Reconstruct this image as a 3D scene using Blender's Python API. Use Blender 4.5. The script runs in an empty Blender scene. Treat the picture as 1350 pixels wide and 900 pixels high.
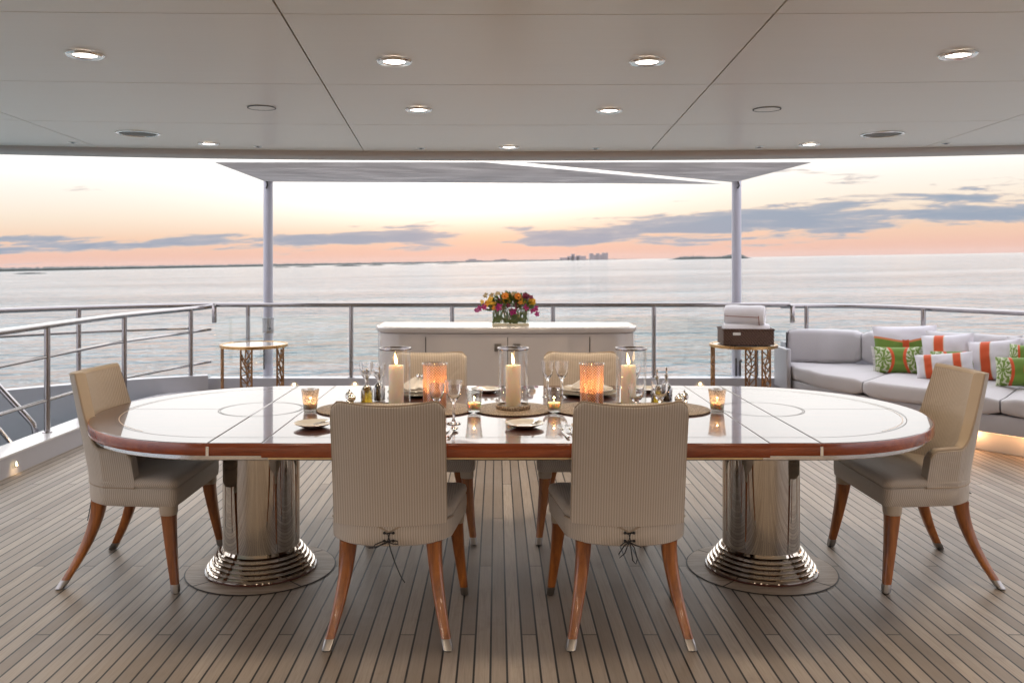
import bpy, bmesh, math, random
from math import sin, cos, pi, radians, sqrt, atan2, exp
from mathutils import Vector, Matrix, noise as mnoise

random.seed(7)
scn = bpy.context.scene
COL = scn.collection

# ------------------------------------------------------------------ camera
F = 1130.0; VX = 655.0; VY = 344.0; H = 1.45      # focal length and vanishing point of the 1350x900 photograph
cam_d = bpy.data.cameras.new("camera"); cam = bpy.data.objects.new("camera", cam_d); COL.objects.link(cam)
cam.location = (0, 0, H); cam.rotation_euler = (radians(90), 0, 0)
cam_d.sensor_width = 36; cam_d.lens = 36 * F / 1350
cam_d.shift_x = (675 - VX) / 1350; cam_d.shift_y = -(450 - VY) / 1350
cam_d.clip_start = 0.05; cam_d.clip_end = 90000
cam_d.dof.use_dof = True; cam_d.dof.focus_distance = 3.6; cam_d.dof.aperture_fstop = 5.0
scn.camera = cam
TILT = radians(0.95)                                # the yacht lists a little against the horizon

# ------------------------------------------------------------------ view + cycles
scn.view_settings.view_transform = 'Standard'; scn.view_settings.look = 'None'
scn.view_settings.exposure = 0.5; scn.view_settings.gamma = 1.0; scn.view_settings.use_curve_mapping = False
cy = scn.cycles
cy.max_bounces = 10; cy.diffuse_bounces = 4; cy.glossy_bounces = 6; cy.transmission_bounces = 10
cy.transparent_max_bounces = 24; cy.caustics_reflective = False; cy.caustics_refractive = False
cy.sample_clamp_indirect = 4.0; cy.use_denoising = True
try: cy.denoiser = 'OPENIMAGEDENOISE'
except Exception: pass

# ------------------------------------------------------------------ node helpers
class NT:
    def __init__(s, tree): s.t = tree; s.n = tree.nodes; s.l = tree.links
    def node(s, typ, **kw):
        nd = s.n.new(typ)
        for k, v in kw.items(): setattr(nd, k, v)
        return nd
    def put(s, sock, v):
        if hasattr(v, 'is_output') or isinstance(v, bpy.types.NodeSocket): s.l.new(v, sock)
        else:
            if hasattr(sock.default_value, '__len__') and not hasattr(v, '__len__'): v = [v] * len(sock.default_value)
            if hasattr(sock.default_value, '__len__') and len(sock.default_value) == 4 and len(v) == 3: v = (*v, 1)
            sock.default_value = v
    def math(s, op, a, b=0.0, c=0.0, clamp=False):
        nd = s.node('ShaderNodeMath', operation=op, use_clamp=clamp)
        s.put(nd.inputs[0], a); s.put(nd.inputs[1], b)
        if len(nd.inputs) > 2: s.put(nd.inputs[2], c)
        return nd.outputs[0]
    def vmath(s, op, a, b=(0, 0, 0)):
        nd = s.node('ShaderNodeVectorMath', operation=op); s.put(nd.inputs[0], a); s.put(nd.inputs[1], b)
        return nd.outputs[0]
    def sep(s, v):
        nd = s.node('ShaderNodeSeparateXYZ'); s.put(nd.inputs[0], v); return nd.outputs
    def comb(s, x, y, z):
        nd = s.node('ShaderNodeCombineXYZ')
        for i, q in enumerate((x, y, z)): s.put(nd.inputs[i], q)
        return nd.outputs[0]
    def mix(s, f, a, b, blend='MIX'):
        nd = s.node('ShaderNodeMix', data_type='RGBA', blend_type=blend)
        s.put(nd.inputs[0], f); s.put(nd.inputs[6], a); s.put(nd.inputs[7], b); return nd.outputs[2]
    def ramp(s, f, pts, interp='LINEAR'):
        nd = s.node('ShaderNodeValToRGB'); cr = nd.color_ramp; cr.interpolation = interp
        while len(cr.elements) < len(pts): cr.elements.new(0.5)
        for e, (p, c) in zip(cr.elements, pts):
            e.position = p; e.color = (*c, 1) if hasattr(c, '__len__') else (c, c, c, 1)
        s.put(nd.inputs[0], f); return nd.outputs[0]
    def noise(s, v, scale, detail=3, rough=0.5, dist=0.0):
        nd = s.node('ShaderNodeTexNoise'); s.put(nd.inputs['Vector'], v); s.put(nd.inputs['Scale'], scale)
        s.put(nd.inputs['Detail'], detail); s.put(nd.inputs['Roughness'], rough); s.put(nd.inputs['Distortion'], dist)
        return nd.outputs[0]
    def smooth(s, x, a, b):
        nd = s.node('ShaderNodeMapRange', interpolation_type='SMOOTHSTEP')
        s.put(nd.inputs[0], x); s.put(nd.inputs[1], a); s.put(nd.inputs[2], b); return nd.outputs[0]

# ------------------------------------------------------------------ world: dusk sky after sunset, seen over the stern
SUN_EL, SUN_AZ = radians(2.0), 0.0                  # straight astern (+Y)
world = bpy.data.worlds.new("World"); scn.world = world; world.use_nodes = True
w = NT(world.node_tree); w.n.clear()
out = w.node('ShaderNodeOutputWorld'); bg = w.node('ShaderNodeBackground'); w.l.new(bg.outputs[0], out.inputs[0])
tc = w.node('ShaderNodeTexCoord')
mp = w.node('ShaderNodeMapping', vector_type='POINT'); w.put(mp.inputs['Rotation'], (0, TILT, 0)); w.l.new(tc.outputs['Generated'], mp.inputs[0])
D = mp.outputs[0]; dx, dy, dz = w.sep(D)
sky = w.node('ShaderNodeTexSky', sky_type='NISHITA'); sky.sun_disc = False
sky.sun_elevation = SUN_EL; sky.sun_rotation = SUN_AZ; sky.air_density = 1.0; sky.dust_density = 2.0
w.l.new(D, sky.inputs[0])
zz = w.math('SQRT', w.math('MAXIMUM', dz, 0.0))
S2 = lambda e: sqrt(max(e, 0))
glow = w.ramp(zz, [(0.0, (.250, .160, .135)), (S2(.012), (.275, .168, .132)), (S2(.030), (.290, .200, .146)), (S2(.052), (.302, .256, .208)),
                   (S2(.085), (.325, .307, .280)), (S2(.15), (.44, .45, .45)), (S2(.24), (.50, .525, .54)), (S2(.36), (1.0, 1.03, 1.06)), (S2(.6), (.92, .95, 1.02)), (1.0, (.5, .52, .6))])
glow = w.mix(1.0, glow, (2.22, 2.22, 2.22), 'MULTIPLY')
east = w.ramp(zz, [(0.0, (.40, .37, .40)), (S2(.08), (.44, .41, .45)), (S2(.25), (.47, .46, .50)), (S2(.6), (.45, .455, .50)), (1.0, (.42, .43, .47))])
east = w.mix(1.0, east, (3.4, 3.4, 3.4), 'MULTIPLY')
az = w.math('DIVIDE', dy, w.math('MAXIMUM', w.math('SQRT', w.math('ADD', w.math('MULTIPLY', dx, dx), w.math('MULTIPLY', dy, dy))), 1e-4))
azf = w.smooth(az, -0.35, 0.85)
base = w.mix(azf, east, glow)
# sunset core a little left of dead astern
core = w.math('EXPONENT', w.math('MULTIPLY', w.math('POWER', w.math('DIVIDE', w.math('ADD', dx, 0.04), 0.22), 2.0), -1.0))
core = w.math('MULTIPLY', core, w.smooth(dy, 0.0, 0.5))
core = w.math('MULTIPLY', core, w.smooth(dz, 0.02, 0.10))
base = w.mix(w.math('MULTIPLY', core, 0.45), base, (1.8, 1.77, 1.7))
# clouds, low bands over the horizon
fy = w.math('MAXIMUM', dy, 0.15)
cu = w.math('DIVIDE', dx, fy); cv = w.math('DIVIDE', dz, fy)
P = w.comb(w.math('MULTIPLY', cu, 9.0), w.math('MULTIPLY', w.math('SUBTRACT', cv, w.math('MULTIPLY', cu, .025)), 85.0), 3.7)
n1 = w.noise(P, 1.0, 10, 0.64, 0.3)
n2 = w.noise(w.comb(w.math('MULTIPLY', cu, 2.2), w.math('MULTIPLY', cv, 26.0), 9.1), 1.0, 3, 0.5)
cfield = w.math('ADD', w.math('MULTIPLY', n1, 0.62), w.math('MULTIPLY', n2, 0.38))
def gauss(x, c, wd): return w.math('EXPONENT', w.math('MULTIPLY', w.math('POWER', w.math('DIVIDE', w.math('SUBTRACT', x, c), wd), 2.0), -1.0))
right = w.smooth(cu, -0.06, 0.22)
cL = gauss(cv, 0.026, 0.016); 
cR = gauss(cv, w.math('ADD', 0.030, w.math('MULTIPLY', cu, 0.036)), w.math('ADD', 0.017, w.math('MULTIPLY', w.math('MAXIMUM', cu, 0.0), 0.022)))
env = w.math('ADD', w.math('MULTIPLY', cL, w.math('SUBTRACT', 1.0, right)), w.math('MULTIPLY', cR, right))
env = w.math('MULTIPLY', env, w.math('SUBTRACT', 1.0, w.math('MULTIPLY', gauss(cu, 0.0, 0.05), 0.5)))
th = w.math('SUBTRACT', 0.625, w.math('MULTIPLY', env, w.math('ADD', 0.20, w.math('MULTIPLY', w.smooth(cu, 0.05, .5), .05))))
cm = w.smooth(w.math('SUBTRACT', cfield, th), -0.012, 0.05)
cm = w.math('MULTIPLY', cm, w.smooth(dy, 0.15, 0.5))
cm = w.math('MULTIPLY', cm, w.smooth(cv, 0.0, 0.01))
ccol = w.ramp(w.smooth(w.math('SUBTRACT', cfield, th), 0.0, 0.14), [(0.0, (.50, .41, .37)), (0.3, (.28, .31, .365)), (1.0, (.19, .255, .34))])
skyc = w.mix(w.math('MULTIPLY', cm, 0.92), base, ccol)
nis = w.node('ShaderNodeVectorMath', operation='SCALE'); w.l.new(sky.outputs[0], nis.inputs[0]); nis.inputs[3].default_value = 0.003
addn = w.vmath('ADD', skyc, nis.outputs[0])
w.put(bg.inputs[0], addn); bg.inputs[1].default_value = 1.0

sl = bpy.data.lights.new("sun", 'SUN'); sun = bpy.data.objects.new("sun", sl); COL.objects.link(sun)
sl.energy = 0.5; sl.angle = radians(170); sl.color = (1.0, 0.80, 0.62)
sun.rotation_euler = (radians(90) - SUN_EL + 0.0, 0, pi)   # lamp's -Z points from the sunset towards the yacht
sun.location = (0, 60, 4)

# ------------------------------------------------------------------ mesh builder
class MB:
    def __init__(s): s.v = []; s.f = []; s.uv = []; s.sm = []
    def add(s, vs, fs, uvs=None, smooth=True):
        o = len(s.v); s.v += [tuple(p) for p in vs]; s.uv += (uvs if uvs else [(p[0] + p[1], p[2]) for p in vs])
        s.f += [tuple(i + o for i in f) for f in fs]; s.sm += [smooth] * len(fs); return s
    def box(s, x0, x1, y0, y1, z0, z1, bev=0.0, seg=2, M=None):
        bm = bmesh.new(); bmesh.ops.create_cube(bm, size=1)
        for v in bm.verts: v.co = Vector(((x0 + x1) / 2 + v.co.x * (x1 - x0), (y0 + y1) / 2 + v.co.y * (y1 - y0), (z0 + z1) / 2 + v.co.z * (z1 - z0)))
        if bev > 0: bmesh.ops.bevel(bm, geom=bm.edges[:], offset=bev, segments=seg, profile=0.6, affect='EDGES')
        if M is not None: bmesh.ops.transform(bm, matrix=M, verts=bm.verts)
        bm.verts.index_update()
        s.add([v.co.copy() for v in bm.verts], [[v.index for v in f.verts] for f in bm.faces]); bm.free(); return s
    def loft(s, rings, closed=True, cap0=True, cap1=True, uvs=None, loop=False):
        n = len(rings[0]); vs = [p for r in rings for p in r]; fs = []
        m = len(rings)
        for i in range(m if loop else m - 1):
            j2 = (i + 1) % m
            for j in range(n if closed else n - 1):
                k = (j + 1) % n
                fs.append((i * n + j, i * n + k, j2 * n + k, j2 * n + j))
        if closed and cap0 and not loop: fs.append(tuple(range(n))[::-1])
        if closed and cap1 and not loop: fs.append(tuple((m - 1) * n + j for j in range(n)))
        return s.add(vs, fs, uvs)
    def lathe(s, prof, c=(0, 0, 0), seg=32, sx=1, sy=1, caps=True):
        rings = [[(c[0] + r * sx * cos(2 * pi * j / seg), c[1] + r * sy * sin(2 * pi * j / seg), c[2] + z) for j in range(seg)] for r, z in prof]
        return s.loft(rings, True, caps and prof[0][0] > 1e-5, caps and prof[-1][0] > 1e-5)
    def tube(s, pts, r, seg=10, caps=True, flat=1.0):
        pts = [Vector(p) for p in pts]; n = len(pts); rs = r if hasattr(r, '__len__') else [r] * n
        rings = []; up = None
        for i, p in enumerate(pts):
            t = (pts[min(i + 1, n - 1)] - pts[max(i - 1, 0)]).normalized()
            if up is None:
                up = Vector((0, 0, 1)) if abs(t.z) < 0.9 else Vector((0, 1, 0))
            a = t.cross(up).normalized(); b = a.cross(t).normalized(); up = b
            rings.append([p + a * rs[i] * cos(2 * pi * k / seg) + b * rs[i] * flat * sin(2 * pi * k / seg) for k in range(seg)])
        return s.loft(rings, True, caps, caps)
    def grid(s, nu, nv, fn, uvf=None, flip=False):
        vs = [fn(i / (nu - 1), j / (nv - 1)) for j in range(nv) for i in range(nu)]
        uvs = [(uvf(i / (nu - 1), j / (nv - 1)) if uvf else (i / (nu - 1), j / (nv - 1))) for j in range(nv) for i in range(nu)]
        fs = []
        for j in range(nv - 1):
            for i in range(nu - 1):
                q = (j * nu + i, j * nu + i + 1, (j + 1) * nu + i + 1, (j + 1) * nu + i); fs.append(q[::-1] if flip else q)
        return s.add(vs, fs, uvs)
    def sphere(s, c, r, seg=12, rings=8, sx=1, sy=1, sz=1):
        prof = [(r * sin(pi * i / rings), -r * cos(pi * i / rings) * sz) for i in range(rings + 1)]
        prof[0] = (r * .02, prof[0][1]); prof[-1] = (r * .02, prof[-1][1])
        return s.lathe(prof, c, seg, sx, sy)
    def outline(s, levels):
        """levels: list of (list of 2-D points, z): lofted closed outlines with flat caps"""
        return s.loft([[(p[0], p[1], z) for p in pts] for pts, z in levels])
    def build(s, name, m=None, parent=None, ang=35, loc=None):
        me = bpy.data.meshes.new(name); me.from_pydata(s.v, [], s.f)
        uvl = me.uv_layers.new(name="UVMap")
        idx = [0] * len(me.loops); me.loops.foreach_get('vertex_index', idx)
        flat = [0.0] * (2 * len(idx))
        for k, vi in enumerate(idx): flat[2 * k], flat[2 * k + 1] = s.uv[vi]
        uvl.data.foreach_set('uv', flat)
        bm = bmesh.new(); bm.from_mesh(me); bmesh.ops.recalc_face_normals(bm, faces=bm.faces[:]); bm.to_mesh(me); bm.free()
        me.shade_smooth(); me.set_sharp_from_angle(angle=radians(ang))
        o = bpy.data.objects.new(name, me); COL.objects.link(o)
        if m: me.materials.append(m)
        if parent: o.parent = parent
        if loc: o.location = loc
        return o

def tag(o, label, cat, group=None):
    o['label'] = label; o['category'] = cat
    if group: o['group'] = group
    return o
def thing(name, label, cat, loc=(0, 0, 0), rz=0, group=None):
    o = bpy.data.objects.new(name, None); COL.objects.link(o); o.location = loc; o.rotation_euler = (0, 0, rz)
    o.empty_display_size = 0.1
    return tag(o, label, cat, group)
def setting(o): o['kind'] = 'structure'; return o
KIDS = {}
def copy_tree(o, parent=None):
    c = o.copy(); COL.objects.link(c)
    if parent: c.parent = parent
    for ch in [x for x in bpy.data.objects if x.parent == o]: copy_tree(ch, c)
    return c
def place(o, loc, rz, label, group=None):
    o.location = loc; o.rotation_euler = (0, 0, rz); o['label'] = label
    if group: o['group'] = group
    return o

def at(px, py, d): return ((px - VX) * d / F, d, H - (py - VY) * d / F)     # photograph pixel + distance -> point
def on(px, py, z):                                                         # photograph pixel on the level z
    d = F * (H - z) / (py - VY); return ((px - VX) * d / F, d, z)

# ------------------------------------------------------------------ materials
def mat(name): m = bpy.data.materials.new(name); m.use_nodes = True; t = NT(m.node_tree); return m, t, t.n['Principled BSDF']
def plain(name, col, rough=0.5, metal=0.0, var=0.06, scale=6.0, bump=0.0, bscale=80, coat=0.0, spec=0.5, sheen=0.0):
    m, t, b = mat(name); tcn = t.node('ShaderNodeTexCoord').outputs['Object']
    n = t.noise(tcn, scale, 4, 0.55)
    c0 = tuple(max(0, c * (1 - var)) for c in col); c1 = tuple(min(1, c * (1 + var)) for c in col)
    t.put(b.inputs['Base Color'], t.mix(n, c0, c1))
    t.put(b.inputs['Roughness'], t.math('ADD', rough - .04, t.math('MULTIPLY', n, .08)))
    b.inputs['Metallic'].default_value = metal; b.inputs['Specular IOR Level'].default_value = spec
    b.inputs['Coat Weight'].default_value = coat; b.inputs['Coat Roughness'].default_value = 0.04
    b.inputs['Sheen Weight'].default_value = sheen
    if bump:
        bn = t.node('ShaderNodeBump'); bn.inputs['Strength'].default_value = bump; bn.inputs['Distance'].default_value = 0.002
        t.put(bn.inputs['Height'], t.noise(tcn, bscale, 3, 0.6)); t.l.new(bn.outputs[0], b.inputs['Normal'])
    return m
def emit(name, col, strength):
    m, t, b = mat(name); t.put(b.inputs['Base Color'], col); t.put(b.inputs['Emission Color'], col); b.inputs['Emission Strength'].default_value = strength
    return m
def wood(name, dark, light, axis='X', rough=0.3, coat=0.0, scale=1.0, spec=0.5, cr=0.03):
    m, t, b = mat(name); tcn = t.node('ShaderNodeTexCoord').outputs['Object']; x, y, z = t.sep(tcn)
    k = {'X': (1.6, 14, 14), 'Y': (14, 1.6, 14), 'Z': (22, 22, 2.0)}[axis]
    v = t.comb(t.math('MULTIPLY', x, k[0] * scale), t.math('MULTIPLY', y, k[1] * scale), t.math('MULTIPLY', z, k[2] * scale))
    n = t.noise(v, 1.0, 6, 0.62, 0.9); f = t.noise(v, 7.0, 3, 0.6)
    g = t.math('ADD', t.math('MULTIPLY', n, .75), t.math('MULTIPLY', f, .25))
    t.put(b.inputs['Base Color'], t.ramp(g, [(0.32, dark), (0.5, tuple((a + c) / 2 for a, c in zip(dark, light))), (0.66, light)]))
    b.inputs['Roughness'].default_value = rough; b.inputs['Coat Weight'].default_value = coat
    t.put(b.inputs['Coat Roughness'], t.math('ADD', cr, t.math('MULTIPLY', t.smooth(t.noise(tcn, 2.3, 5, .65), .45, .8), .05)))
    b.inputs['Specular IOR Level'].default_value = spec
    return m
def thin_glass(name, tint=(1, 1, 1), k=1.0, rough=0.02, lo=0.04, hi=0.75):
    """a pane or blown wall: see-through, reflecting more towards grazing"""
    m, t, b = mat(name); t.n.remove(b); o = t.n['Material Output']
    lw = t.node('ShaderNodeLayerWeight'); lw.inputs[0].default_value = 0.5
    tr = t.node('ShaderNodeBsdfTransparent'); t.put(tr.inputs[0], tint)
    gl = t.node('ShaderNodeBsdfGlossy'); gl.inputs['Roughness'].default_value = rough; t.put(gl.inputs[0], (1, 1, 1))
    fac = t.math('ADD', lo, t.math('MULTIPLY', t.math('POWER', lw.outputs['Facing'], 3.0), (hi - lo) * k))
    ms = t.node('ShaderNodeMixShader'); t.put(ms.inputs[0], fac); t.l.new(tr.outputs[0], ms.inputs[1]); t.l.new(gl.outputs[0], ms.inputs[2])
    t.l.new(ms.outputs[0], o.inputs[0]); return m
def solid_glass(name, tint=(1, 1, 1), rough=0.0, ior=1.46):
    m, t, b = mat(name); t.put(b.inputs['Base Color'], tint); b.inputs['Transmission Weight'].default_value = 1.0
    b.inputs['Roughness'].default_value = rough; b.inputs['IOR'].default_value = ior; return m

MT = {}
# striped upholstery: narrow woven stripes along V of the UV map (U in metres)
def fabric_striped():
    m, t, b = mat("striped_upholstery"); uv = t.node('ShaderNodeTexCoord').outputs['UV']; u, v, _ = t.sep(uv)
    ob = t.node('ShaderNodeTexCoord').outputs['Object']
    s = t.math('FRACT', t.math('MULTIPLY', u, 1 / 0.0098))
    tri = t.math('ABSOLUTE', t.math('SUBTRACT', s, 0.5))
    st = t.smooth(tri, 0.16, 0.30)
    wv = t.noise(t.comb(t.math('MULTIPLY', u, 900), t.math('MULTIPLY', v, 500), 0), 1.0, 2, 0.6)
    big = t.noise(ob, 3.0, 4, 0.6)
    c = t.mix(st, (.57, .50, .42), (.425, .36, .288))
    c = t.mix(t.math('MULTIPLY', t.math('SUBTRACT', wv, .3), .5, clamp=True), c, (.28, .215, .155))
    c = t.mix(t.math('MULTIPLY', t.smooth(big, .45, .75), .25), c, (.30, .235, .17))
    t.put(b.inputs['Base Color'], c); b.inputs['Roughness'].default_value = 0.72; b.inputs['Sheen Weight'].default_value = 0.25
    b.inputs['Specular IOR Level'].default_value = 0.3
    bn = t.node('ShaderNodeBump'); bn.inputs['Strength'].default_value = 0.35; bn.inputs['Distance'].default_value = 0.001
    t.put(bn.inputs['Height'], t.math('ADD', t.math('MULTIPLY', tri, 1.2), wv))
    b2 = t.node('ShaderNodeBump'); b2.inputs['Strength'].default_value = .35; b2.inputs['Distance'].default_value = .02
    t.put(b2.inputs['Height'], t.noise(ob, 7.0, 3, .5, .6)); t.l.new(bn.outputs[0], b2.inputs['Normal']); t.l.new(b2.outputs[0], b.inputs['Normal'])
    return m
MT['stripe'] = fabric_striped()
MT['border'] = plain("upholstery_border", (.46, .375, .28), .75, var=.06, bump=.3, bscale=500, sheen=.2)
MT['piping'] = plain("upholstery_piping", (.36, .28, .20), .7, var=.1)
MT['leg'] = wood("varnished_leg_wood", (.13, .033, .006), (.42, .140, .025), 'Z', 0.3, 0.2)
MT['maho'] = wood("varnished_mahogany", (.030, .007, .004), (.085, .020, .009), 'X', 0.35, 1.0, cr=0.012)
MT['maho_edge'] = wood("mahogany_edge", (.16, .025, .005), (.41, .085, .016), 'X', 0.22, 0.35)
MT['steel'] = plain("polished_steel", (.60, .58, .56), .10, 1.0, .05)
MT['rail'] = plain("dark_reflection_rail_steel", (.33, .31, .31), .16, 1.0, .05)  # steel darkened in its colour for the dark interior it mirrors
MT['chrome'] = plain("warm_glow_chrome", (.52, .46, .39), .045, 1.0, .02)  # warm glow from under the table tinted into the metal colour
MT['silver'] = plain("silver", (.78, .76, .72), .12, 1.0, .03)
MT['ferrule'] = plain("nickel_ferrule", (.30, .285, .27), .3, 1.0, .1)
MT['lace'] = plain("black_cord", (.012, .011, .011), .7)
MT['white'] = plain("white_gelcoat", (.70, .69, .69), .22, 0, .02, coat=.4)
MT['grey'] = plain("shade_toned_gelcoat", (.43, .425, .455), .35, 0, .03)  # white gelcoat with the shade it stands in put into its colour
MT['post'] = plain("shade_tinted_post_paint", (.47, .46, .52), .35, 0, .03)  # white post, its backlit blue-grey shade put into the base colour
MT['lacquer'] = plain("shade_toned_lacquer", (.55, .515, .50), .12, 0, .02, coat=.7)  # sideboard front and lip, their shade put into the lacquer colour
MT['lacq_lit'] = plain("lit_toned_lacquer_top", (.66, .64, .62), .2, 0, .02, coat=.5)  # paler copy of the lacquer, the light on the top put into its colour
MT['dark'] = plain("dark_seam", (.03, .025, .022), .6)
MT['brass'] = plain("satin_brass", (.50, .30, .13), .28, 1.0, .08)
MT['bronze'] = plain("gilded_lattice", (.27, .145, .065), .35, .8, .15, 30)
MT['glasspane'] = thin_glass("clear_pane", (.95, .97, .965), .8, .01, .05, .6)
MT['hurr'] = thin_glass("hurricane_glass", (.975, .975, .97), 1.0, .02, .03, .5)
MT['crystal'] = solid_glass("crystal")
MT['votive'] = thin_glass("votive_tumbler_glass", (.86, .86, .85), 1.0, .05, .12, .85)
MT['wax'] = None
MT['sofa'] = plain("pale_outdoor_fabric", (.51, .49, .505), .85, 0, .05, 5, .3, 400, sheen=.2)
MT['towel'] = plain("white_terry", (.78, .76, .78), .95, 0, .05, 14, 1.0, 260, sheen=.3)
MT['cord_red'] = plain("towel_stripe", (.30, .08, .05), .9)
MT['plate'] = plain("stone_china", (.62, .60, .55), .15, 0, .03, coat=.6)
MT['plate_dark'] = plain("grey_green_china", (.26, .28, .25), .2, 0, .1, 30, coat=.5)
MT['linen'] = plain("white_linen", (.74, .72, .69), .9, 0, .04, 20, .3, 500)
MT['chair_base'] = MT['stripe']
def candle_wax():
    m, t, b = mat("ivory_candle_wax"); t.put(b.inputs['Base Color'], (.86, .76, .62)); b.inputs['Roughness'].default_value = .5
    b.inputs['Subsurface Weight'].default_value = 0.8; t.put(b.inputs['Subsurface Radius'], (1.0, .55, .30)); b.inputs['Subsurface Scale'].default_value = .06
    return m
MT['wax'] = candle_wax()
MT['flame'] = emit("candle_flame", (1.0, .62, .25), 9.0)
MT['wick'] = plain("wick", (.02, .015, .01), .9)
MT['lens'] = emit("lit_lamp_lens", (1.0, .93, .85), 5.0)
MT['led'] = emit("warm_led", (1.0, .58, .30), 2.5)
MT['steplamp'] = emit("step_lamp", (1.0, .78, .42), 3.0)
def mercury(name, base, warm, clear=.03):
    """etched / mercury glass with a fine mosaic of clear and silvered cells"""
    m, t, b = mat(name); t.n.remove(b); o = t.n['Material Output']; ob = t.node('ShaderNodeTexCoord').outputs['Object']
    vo = t.node('ShaderNodeTexVoronoi'); t.put(vo.inputs['Vector'], ob); vo.inputs['Scale'].default_value = base
    k = t.smooth(vo.outputs['Distance'], .25, .5)
    if clear < .1:
        x, y, z = t.sep(ob); th_ = t.math('MULTIPLY', t.math('ARCTAN2', y, x), 13.0); zz_ = t.math('MULTIPLY', z, 240.0)
        k = t.math('MULTIPLY', t.math('ABSOLUTE', t.math('SINE', t.math('ADD', th_, zz_))), t.math('ABSOLUTE', t.math('SINE', t.math('SUBTRACT', th_, zz_))))
        k = t.math('SUBTRACT', 1.0, t.smooth(k, .12, .45))
    tl = t.node('ShaderNodeBsdfTranslucent'); t.put(tl.inputs[0], t.mix(k, warm, tuple(c * .55 for c in warm)))
    gl = t.node('ShaderNodeBsdfGlossy'); gl.inputs['Roughness'].default_value = .2; t.put(gl.inputs[0], (.75, .73, .7))
    tr = t.node('ShaderNodeBsdfTransparent'); t.put(tr.inputs[0], (.95, .93, .9))
    m1 = t.node('ShaderNodeMixShader'); t.put(m1.inputs[0], t.math('MULTIPLY', k, .7)); t.l.new(tl.outputs[0], m1.inputs[1]); t.l.new(gl.outputs[0], m1.inputs[2])
    m2 = t.node('ShaderNodeMixShader'); t.put(m2.inputs[0], clear); t.l.new(m1.outputs[0], m2.inputs[1]); t.l.new(tr.outputs[0], m2.inputs[2])
    t.l.new(m2.outputs[0], o.inputs[0]); return m
MT['etched'] = mercury("etched_amber_glass", 150, (.90, .50, .30))
MT['mercury'] = mercury("mercury_glass", 220, (.85, .82, .78), .5)
def mat_weave():
    m, t, b = mat("beaded_mat_weave"); ob = t.node('ShaderNodeTexCoord').outputs['Object']
    vo = t.node('ShaderNodeTexVoronoi'); t.put(vo.inputs['Vector'], ob); vo.inputs['Scale'].default_value = 150
    n = t.noise(ob, 60, 3, .6)
    t.put(b.inputs['Base Color'], t.mix(t.smooth(vo.outputs['Distance'], .2, .6), t.mix(n, (.52, .43, .32), (.36, .28, .2)), (.16, .115, .075)))
    b.inputs['Roughness'].default_value = .55
    bn = t.node('ShaderNodeBump'); bn.inputs['Strength'].default_value = .6; bn.inputs['Distance'].default_value = .002; bn.invert = True
    t.put(bn.inputs['Height'], vo.outputs['Distance']); t.l.new(bn.outputs[0], b.inputs['Normal']); return m
MT['mat'] = mat_weave()
def basket_mat():
    m, t, b = mat("woven_rattan"); ob = t.node('ShaderNodeTexCoord').outputs['Object']; x, y, z = t.sep(ob)
    a = t.math('SINE', t.math('MULTIPLY', t.math('ADD', x, y), 230)); c = t.math('SINE', t.math('MULTIPLY', z, 200))
    k = t.math('MULTIPLY', a, c); n = t.noise(ob, 25, 3, .6)
    t.put(b.inputs['Base Color'], t.mix(t.smooth(k, -.6, .6), (.035, .016, .008), t.mix(n, (.085, .036, .02), (.17, .08, .045))))
    b.inputs['Roughness'].default_value = .6
    bn = t.node('ShaderNodeBump'); bn.inputs['Strength'].default_value = .8; bn.inputs['Distance'].default_value = .004
    t.put(bn.inputs['Height'], k); t.l.new(bn.outputs[0], b.inputs['Normal']); return m
MT['rattan'] = basket_mat()

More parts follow.
